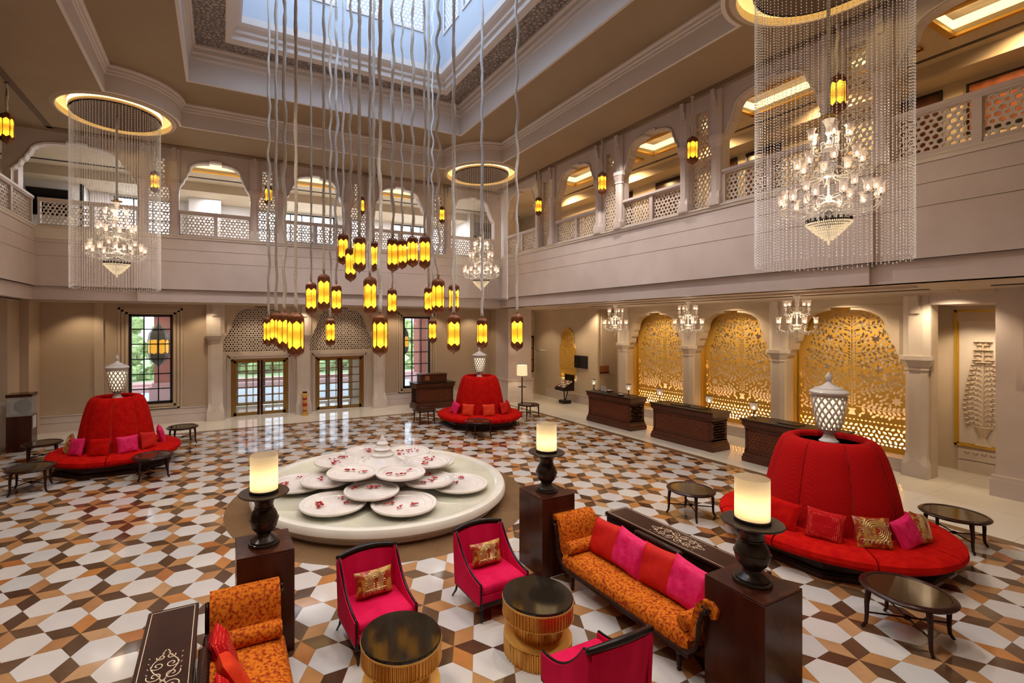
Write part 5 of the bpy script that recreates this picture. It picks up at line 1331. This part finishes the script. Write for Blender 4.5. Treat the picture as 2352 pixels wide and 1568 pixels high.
for i in range(5):
    for j in range(4):
        g = G(); x = -.28+.14*i; y = -.26+.12*j; z = .735+(y+.32)*.57; g.add([(x-.05, y, z), (x+.05, y, z), (x+.05, y+.09, z+.06), (x-.05, y+.09, z+.06), (x-.05, y+.09, z+.02), (x+.05, y+.09, z+.02)], [(0, 1, 2, 3), (4, 5, 1, 0)]); g.build('brochure', R.choice(['paper', 'copper_print', 'paper']), t)
t = thing('wall_screen', 'black flat wall screen right of the small golden arch', 'television', (XA-.05, 16.95, 1.92)); g = G(); g.bevbox(-.08, -.42, -.29, 0, .42, .29, .01); g.build('casing', 'black_metal', t); g = G(); g.box(-.085, -.40, -.27, -.08, .40, .27); g.build('display', 'screen', t)
t = thing('wall_picture', 'tall narrow dark framed picture right of the corner pillar', 'picture', (14.45, 20.60, 2.1)); g = G(); g.box(-.33, -.04, -.95, .33, 0, .95); g.build('picture_frame', 'espresso', t)
for z0 in (-.88, -.28, .32): g = G(); g.box(-.26, -.05, z0, .26, -.04, z0+.54); g.build('print', 'copper_print', t)
t = thing('door_15', 'tall dark brown door in the recess beside the reception arches', 'door', (15.98, 15.25, 0)); t['kind'] = 'structure'
g = G(); g.box(-.06, -.5, 0, 0, .5, 2.35); g.build('door_frame', 'espresso', t); g = G(); g.bevbox(-.075, -.44, .05, -.06, .44, 1.1, .004); g.build('door_panel', 'mahogany', t); g = G(); g.bevbox(-.075, -.44, 1.15, -.06, .44, 2.3, .004); g.build('door_panel', 'mahogany', t); g = G(); g.tube([(-.1, -.38, .95), (-.1, -.38, 1.2)], .012); g.build('handle', 'brass', t)
t = thing('wall_picture', 'small copper coloured picture left of the tall brown door', 'picture', (15.98, 16.1, 1.65)); t.location = (15.2, 15.88, 1.65)
g = G(); g.box(-.26, -.03, -.16, .26, 0, .16); g.build('picture_frame', 'copper_print', t); g = G(); g.box(-.26, -.035, -.17, .26, 0, -.12); g.build('label_strip', 'mahogany', t)
# painted pot stand between the doors
t = thing('painted_vase', 'slim gold and red painted vase between the two entrance doors', 'vase', (3.02, 19.75, 0))
g = G(); g.lathe([(.15, 0), (.15, .03), (.10, .06), (.085, .12), (.075, .2), (.08, .3), (.085, .55), (.075, .72), (.09, .78), (.15, .84), (.16, .87), (.13, .88)], 24); g.build('vase_body', 'gold_matt', t, smooth=35)
g = G(); g.lathe([(.087, .36), (.089, .38), (.089, .46), (.087, .48)], 24); g.lathe([(.08, .16), (.082, .17), (.082, .2), (.08, .21)], 20); g.lathe([(.083, .62), (.085, .63), (.084, .68), (.082, .69)], 20); g.build('painted_band', 'petal', t)
g = G(); rr = random.Random(2)
for i in range(14): g.ball((rr.uniform(-.07, .07), rr.uniform(-.05, .05), .90+rr.uniform(0, .03)), .028, 6)
g.build('dried_flowers', 'espresso', t)
# display case
t = thing('display_case', 'glass display case on a dark plinth holding a round dish, far left', 'display case', (-5.17, 17.93, 0), .05)
g = G(); g.bevbox(-.28, -.28, 0, .28, .28, 1.0, .006); g.build('plinth', 'mahogany', t)
g = G(); g.box(-.27, -.27, 1.0, .27, -.262, 1.55); g.box(-.27, .262, 1.0, .27, .27, 1.55); g.box(-.27, -.27, 1.0, -.262, .27, 1.55); g.box(.262, -.27, 1.0, .27, .27, 1.55); g.build('glass_box', 'vitrine_glass', t)
g = G(); g.bevbox(-.29, -.29, 1.55, .29, .29, 1.63, .006); g.build('case_lid', 'mahogany', t)
g = G(); g.lathe([(.001, -.02), (.12, -.015), (.19, .0), (.20, .02), (.17, .015), (.10, .0), (.001, -.005)], 28)
o = g.build('round_dish', 'bronze', t, smooth=True); o.location = (.02, .02, 1.25); o.rotation_euler = (radians(70), radians(12), 0)
g = G(); g.box(-.10, .08, 1.0, .12, .10, 1.42); g.build('dish_rest', 'vitrine_glass', t)
g = G(); g.box(.285, -.22, .62, .295, .12, .98); g.build('caption_plate', 'white_metal', t)
# lanterns outside / in the tall windows
def green_lantern(loc, label, s=1):
    t = thing('window_lantern', label, 'lantern', loc, group='dark green lanterns at the tall windows'); t.scale = (s,)*3
    g = G(); g.lathe([(.001, .62), (.03, .60), (.06, .54), (.17, .42), (.25, .30), (.27, .20), (.27, .12)], 8); g.lathe([(.27, -.30), (.27, -.36), (.24, -.46), (.15, -.58), (.05, -.66), (.001, -.72)], 8); g.tube([(0, 0, .6), (0, 0, 1.4)], .012, 5); g.build('lantern_cap', 'black_metal', t)
    for k in range(8):
        a0, a1 = k*pi/4, (k+1)*pi/4; g = G(); q = lambda a, z: (.265*cos(a), .265*sin(a), z)
        g.add([q(a0, -.24), q((a0+a1)/2, -.30), q(a1, -.24), q(a1, .06), q((a0+a1)/2, .12), q(a0, .06)], [(0, 1, 2, 3, 4, 5)]); g.build('amber_pane', 'amber_dim', t)
    g = G()
    for k in range(8): a = k*pi/4; g.tube([(.268*cos(a), .268*sin(a), -.32), (.268*cos(a), .268*sin(a), .14)], .012, 4)
    g.build('lantern_bar', 'black_metal', t)
green_lantern((-2.10, 20.95, 2.92), 'dark lantern with yellow panes hanging outside the left tall window', 1.25)
green_lantern((7.55, 20.85, 2.95), 'dark lantern with yellow panes hanging outside the right tall window', 1.15)
t = thing('post_lamp', 'teal lamp post outside the left tall window', 'lamp', (-4.7, 31.8, .2)); g = G(); g.tube([(0, 0, 0), (0, 0, .9)], .06); g.build('post', 'teal', t); g = G(); g.lathe([(.2, .9), (.25, 1.5), (.28, 1.55), (.001, 1.9)], 6); g.build('lamp_head', 'teal', t)

# ------------------------------------------------------------------ hanging lanterns
def lantern():
    """origin at the lower tip, total height 1.0"""
    t = thing('hanging_lantern', '', 'lantern', (0, 0, 0))
    r = .165; n = 6
    ring = lambda rr: [(rr*cos(k*pi/3), rr*sin(k*pi/3)) for k in range(6)]
    g = G(); g.lathe([(.001, 0), (.012, .012), (.012, .03), (.03, .045), (.055, .055), (.11, .085), (.150, .118), (r, .150), (r, .215)], 6); g.build('bottom_cap', 'rust_metal', t)
    g = G(); g.lathe([(r, .785), (r, .865), (.160, .885), (.135, .915), (.08, .95), (.035, .97), (.02, .985), (.016, 1.0), (.001, 1.0)], 6); g.build('top_cap', 'rust_metal', t)
    P = lambda k, u, z, q=0: ((r+q)*((1-u)*cos(k*pi/3)+u*cos((k+1)*pi/3)), (r+q)*((1-u)*sin(k*pi/3)+u*sin((k+1)*pi/3)), z)
    for k in range(6):
        g = G(); g.add([P(k, .04, .235, -.012), P(k, .5, .205, -.012), P(k, .96, .235, -.012), P(k, .96, .765, -.012), P(k, .5, .795, -.012), P(k, .04, .765, -.012)], [(0, 1, 2, 3, 4, 5)]); g.build('amber_pane', 'amber_glass', t)
    for k in range(6): g = G(); x, y = r*cos(k*pi/3), r*sin(k*pi/3); g.tube([(x, y, .20), (x, y, .80)], .0065, 4); g.build('corner_bar', 'rust_metal', t)
    g = G()
    for k in range(6):      # pierced filigree collars: pointed lappets with rings
        for z0, s in ((.205, 1), (.795, -1)):
            c = [(0, 0), (1, 0), (1, .075), (.75, .045), (.5, .004), (.25, .045), (0, .075)]
            g.add([P(k, u, z0+s*v, .002) for u, v in c], [(0, 6, 5, 4), (1, 4, 3, 2)])
            for u in (.16, .5, .84):
                pts = [P(k, u+.085*cos(a), z0-s*.028+.016*sin(a), .006) for a in [q*pi/3 for q in range(7)]]; g.tube(pts, .0035, 3, cap=False)
    g.build('filigree', 'rust_metal', t, kind='stuff')
    for z in (.265, .675): g = G(); g.lathe([(.001, 0), (.024, .03), (.001, .06)], 8, (0, 0, z)); g.build('bulb', 'bulb', t)
    return t
LP = lantern()
def rope_mesh(L, seed, fat=.022, wav=.03):
    r = random.Random(seed); n = max(8, int(L/.10)); pts = []; rad = []
    ph = [r.uniform(0, 6.28) for _ in range(4)]; fr = [r.uniform(4, 6), r.uniform(7, 10), r.uniform(1.2, 2.2)]; amp = r.uniform(.15, 1.0)
    for i in range(n+1):
        z = L*i/n; e = min(1, z/.25); q = wav*amp*e
        pts.append((q*(.6*sin(fr[0]*z+ph[0])*sin(fr[2]*z)+.4*sin(fr[1]*z+ph[1])), q*(.6*sin(fr[0]*z*1.1+ph[2])*sin(fr[2]*z+1)+.4*sin(fr[1]*z+ph[3])), z)); rad.append(fat*r.uniform(.78, 1.2))
    g = G(); g.tube(pts, rad, 6); return g
LANT = [   # x, y, height of the lower tip, size, which one
 (1.08, 12.79, 3.05, 0.80, 'lowest row, leftmost, half hidden behind its neighbour'),
 (1.11, 11.31, 3.12, 0.80, 'lowest row, second from the left'),
 (1.09, 9.59, 3.08, 0.80, 'lowest row, third from the left'),
 (1.11, 8.21, 3.04, 0.80, 'lowest row, large one fourth from the left'),
 (1.81, 10.96, 3.80, 0.80, 'middle row, leftmost'),
 (1.83, 9.60, 3.85, 0.80, 'middle row, second from the left and tallest there'),
 (2.50, 11.55, 3.82, 0.80, 'middle row, third from the left'),
 (2.61, 12.80, 3.02, 0.80, 'lowest row, alone between the two entrance doors'),
 (2.61, 11.33, 5.02, 0.80, 'top row, leftmost'),
 (2.54, 10.31, 4.53, 0.80, 'hanging just below the top row, second from the left'),
 (2.56, 9.66, 4.67, 0.80, 'top row, third from the left'),
 (3.35, 11.30, 4.89, 0.80, 'top row, fourth from the left behind a rope'),
 (2.53, 8.77, 3.75, 0.80, 'middle row, large one left of centre'),
 (2.52, 8.10, 3.03, 0.80, 'lowest row, large one at the centre'),
 (3.93, 11.61, 3.78, 0.80, 'middle row, small one right of the central ropes'),
 (3.37, 9.90, 4.74, 0.80, 'top row, fifth from the left'),
 (4.03, 11.14, 4.97, 0.80, 'top row, sixth from the left'),
 (4.15, 10.73, 4.98, 0.80, 'top row, second from the right'),
 (4.09, 9.83, 4.84, 0.80, 'top row, rightmost'),
 (4.75, 11.14, 3.82, 0.80, 'middle row, left of the group of three at right'),
 (3.99, 8.87, 3.79, 0.80, 'middle row, tallest of the group of three at right'),
 (5.18, 10.56, 3.86, 0.80, 'middle row, rightmost, crossed by a rope'),
 (5.71, 13.10, 3.03, 0.80, 'lowest row, small one beside the right tall window'),
 (3.99, 8.15, 3.04, 0.80, 'lowest row, large one right of the tall window'),
 (5.58, 9.85, 3.01, 0.80, 'lowest row, above the urn of the farthest sofa'),
 (5.35, 8.02, 3.06, 0.80, 'lowest row, rightmost of all'),
]

first = True; RM = []
for i, (x, y, z, s, lab) in enumerate(LANT):
    lab = 'amber glass lantern: '+lab
    if first: t = LP; t['group'] = 'cluster of hanging amber lanterns'; t.location = (x, y, z); t.scale = (s, s, s); t['label'] = lab; first = False
    else: t = again(LP, lab, (x, y, z), R.uniform(0, 1.05), s)
    t['group'] = 'cluster of hanging amber lanterns'
for i, (x, y, z, s, lab) in enumerate(LANT):
    t = [o for o in C.objects if o.get('label') == 'amber glass lantern: '+lab][0]
    g = rope_mesh(14.9-z-s, 100+i, R.uniform(.024, .037), .055)
    o = g.build('wrapped_cable', R.choice(['rope_fabric', 'rope_light']), None, smooth=True); o.parent = t; o.location = (0, 0, 1.0); o.scale = (1/s,)*3
for x, y, zt, z, s, lab in ((-1.88, 17.85, 9.44, 7.80, .76, 'first from the left along the back gallery, seen through the crystal strands'), (1.50, 17.85, 9.44, 7.78, .76, 'second along the back gallery'), (4.82, 17.85, 9.44, 7.78, .76, 'third along the back gallery, above the cluster'), (8.2, 17.85, 9.44, 7.78, .76, 'fourth along the back gallery, beside the far corner'),
        (10.78, 14.7, 9.44, 7.72, .76, 'farthest along the right gallery'), (10.78, 11.35, 9.44, 7.70, .76, 'second from the far corner, right gallery'), (10.78, 8.15, 9.44, 7.68, .76, 'third from the far corner, right gallery'), (10.75, 4.95, 9.44, 7.70, .80, 'behind the near crystal curtain, right gallery'), (-4.62, 15.05, 9.44, 7.95, .80, 'at the far left edge of the photo')):
    lab = 'amber gallery lantern '+lab; t = again(LP, lab, (x, y, z), .2, s); t['group'] = 'amber lanterns along the galleries'
    for c_ in t.children:
        if c_.name.startswith('amber_pane'):
            pass
    g = G(); L = (zt-z-s)/s; g.tube([(0, 0, 1), (0, 0, 1+L-.02)], .010, 6); g.lathe([(.001, 1+L-.03), (.06, 1+L-.02), (.06, 1+L)], 10); g.build('cord', 'espresso' if x < -4 else 'rope_fabric', t)

# ------------------------------------------------------------------ crystal chandeliers
def cham(n_arms, tiers, H, label, grp, loc, s=1.0, bowl=True, cupk=1.0, rod=None):
    """tiers: (z, radius, count, cup scale); the origin is at the lower tip"""
    t = thing('chandelier', label, 'chandelier', loc, group=grp)
    g = G(); zt = H
    g.tube([(0, 0, .10), (0, 0, zt)], .014, 8)
    for z, r, n, k in tiers:
        g.lathe([(.02, -.02), (.09, .0), (.10, .02), (.06, .045), (.035, .06), (.05, .10), (.03, .14), (.02, .16)], 14, (0, 0, z-.08))
    g.lathe([(.02, 0), (.05, .05), (.035, .12), (.06, .2), (.09, .27), (.05, .29), (.02, .30)], 12, (0, 0, zt-.34)); g.build('stem', 'crystal', t, smooth=40)
    g = G(); g.lathe([(.02, 0), (.13, .01), (.14, .03), (.06, .05), (.03, .09)], 16, (0, 0, zt-.05)); g.build('crown_plate', 'brass', t)
    ms = {}
    for z, r, n, k in tiers:
        for i in range(n):
            a = 2*pi*i/n+z*2
            if (z, 'a') not in ms:
                g = G(); g.tube([(.05, 0, -.02), (r*.3, 0, -.10), (r*.65, 0, -.13), (r*.95, 0, -.08), (r*1.02, 0, -.0), (r, 0, .055*k)], .0095*(.7+.3*k), 5)
                g.tube([(.05, 0, .02), (r*.25, 0, .06), (r*.45, 0, .04), (r*.5, 0, -.02), (r*.4, 0, -.05)], .006, 4)
                g.lathe([(.001, .035*k), (.030*k, .045*k), (.045*k, .06*k), (.02*k, .062*k)], 8, (r, 0, 0))
                for q in range(5): g.octa((r+.035*k*cos(q*1.257), .035*k*sin(q*1.257), -.0), .007*k, .035*k)
                for q in (.35, .6, .85): g.octa((r*q, 0, -.15), .008*k, .03*k)
                a_ = g.build('arm', 'crystal', t); ms[(z, 'a')] = a_.data
                g = G(); g.lathe([(.010*k, .055*k), (.016*k, .07*k), (.010*k, .085*k)], 8, (r, 0, 0)); h_ = g.build('cup_holder', 'bronze', a_); ms[(z, 'h')] = h_.data
                g = G(); g.lathe([(.018*k, .085*k), (.040*k, .10*k), (.046*k, .14*k), (.044*k, .19*k), (.050*k, .225*k), (.068*k, .25*k)], 12, (r, 0, 0), cap=False); s_ = g.build('glass_shade', 'shade_glass', a_, smooth=True); ms[(z, 's')] = s_.data
                g = G(); g.lathe([(.001, .10*k), (.017*k, .125*k), (.013*k, .155*k), (.001, .175*k)], 8, (r, 0, 0)); b_ = g.build('bulb', 'bulb_warm', a_); ms[(z, 'b')] = b_.data
            else:
                a_ = bpy.data.objects.new('arm', ms[(z, 'a')]); C.objects.link(a_); a_.parent = t
                for q, nm in (('h', 'cup_holder'), ('s', 'glass_shade'), ('b', 'bulb')): o = bpy.data.objects.new(nm, ms[(z, q)]); C.objects.link(o); o.parent = a_
            a_.location = (0, 0, z); a_.rotation_euler[2] = a
    if bowl:
        g = G()
        for j in range(9):
            u = j/8; rr = .30*(1-u)**.8+.006; z = .30*(1-u)**1.0+.02
            m = max(4, int(rr*2*pi/.028))
            for i in range(m): a = 2*pi*i/m; g.octa((rr*cos(a), rr*sin(a), z), .0125, .020)
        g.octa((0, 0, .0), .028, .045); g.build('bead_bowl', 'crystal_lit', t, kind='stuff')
        g = G(); g.lathe([(.29, .33), (.305, .35), (.29, .37)], 24)
        for i in range(24): a = i*pi/12; g.octa((.30*cos(a), .30*sin(a), .385), .02, .03)
        g.build('bowl_rim', 'bronze', t)
    else:
        g = G()
        for z, r, n, k in tiers:
            for q in range(3*n): a = 2*pi*q/(3*n); g.octa((r*.6*cos(a), r*.6*sin(a), z-.17), .010, .045)
            for q in range(4*n): a = 2*pi*q/(4*n); g.octa((r*1.02*cos(a), r*1.02*sin(a), z-.12), .008, .05)
        g.lathe([(.001, 0), (.03, .03), (.02, .07), (.05, .12), (.02, .16)], 8, (0, 0, 0)); g.build('pendants', 'crystal', t, kind='stuff')
    if rod:
        g = rope_mesh(rod, 55, .030, .012); o = g.build('wrapped_cable', 'rope_fabric', t, smooth=True); o.location = (0, 0, H-.05)
    return t
M['crystal_lit'] = mix_mat('crystal_lit', (1, .92, .78), .15, .05, emit=(1, .80, .50), es=.5, glossy=1)  # sparkle of the bowl beads put in as emission
BIG = [(.58, .66, 12, 1.15), (.72, .60, 6, 1.0), (1.18, .43, 8, 1.15), (1.62, .27, 5, 1.1)]
CPOS = [(-2.6, 16.06), (9.05, 16.06), (9.05, 4.3)]
lab3 = ['crystal chandelier inside the left ring of strands', 'crystal chandelier inside the farthest ring of strands', 'large near crystal chandelier inside the right ring of strands']
c0 = cham(12, BIG, 2.12, lab3[0], 'large crystal chandeliers', (*CPOS[0], 4.97), rod=2.42)
for i in (1, 2): again(c0, lab3[i], (*CPOS[i], 4.97), .3*i)
for (x, y) in CPOS:
    for z in (5.75, 6.7): lamp('POINT', 'chandelier_lamp', (x, y, z), 22, (1, .78, .52), .12)
SM = [(.42, .42, 8, 1.0), (.86, .26, 5, .95)]
d0 = cham(8, SM, 1.28, 'small crystal chandelier in front of the golden arches, nearest of three', 'small crystal chandeliers over the reception', (13.2, 6.98, 3.14), bowl=False)
again(d0, 'small crystal chandelier in front of the golden arches, middle of three', (13.2, 10.13, 3.14), .3); again(d0, 'small crystal chandelier farthest of three, by the recess', (13.2, 13.22, 3.14), .2)
for y in (6.98, 10.13, 13.22): lamp('POINT', 'small_chandelier_lamp', (13.2, y, 3.75), 16, (1, .78, .52), .15)
# strand curtains
def strands(c, seed, label, n=92):
    r = random.Random(seed); me = None
    g = G()
    zs = ZC-.05; zl = 4.66
    for i in range(n):
        a = 2*pi*i/n+r.uniform(-.008, .008); x, y = 1.04*cos(a), 1.04*sin(a); z = zs-r.uniform(0, .05); e = zl+r.uniform(-.02, .02)
        g.add([(x-.0009, y, z), (x+.0009, y, z), (x+.0009, y, e), (x-.0009, y, e)], [(0, 1, 2, 3)])
        while z > e: g.octa((x, y, z), .0095, .014); z -= .048
        g.octa((x, y, e-.02), .011, .02)
    o = g.build('bead_curtain', 'crystal_bead', None, loc=(c[0], c[1], 0)); return put(o, label, 'bead curtain', 'round crystal strand curtains', 'stuff')
M['crystal_bead'] = mix_mat('crystal_bead', (.96, .92, .88), .05, .08, emit=(1, .9, .80), es=.12, glossy=1)  # emission added to brighten the strands, which are no lamp
s0 = strands(CPOS[0], 1, 'round curtain of crystal strands under the left ceiling ring')
for i, lab in ((1, 'round curtain of crystal strands in the far corner'), (2, 'large near round curtain of crystal strands at the right')):
    o = again(s0, lab, (*CPOS[i], 0), .4*i)
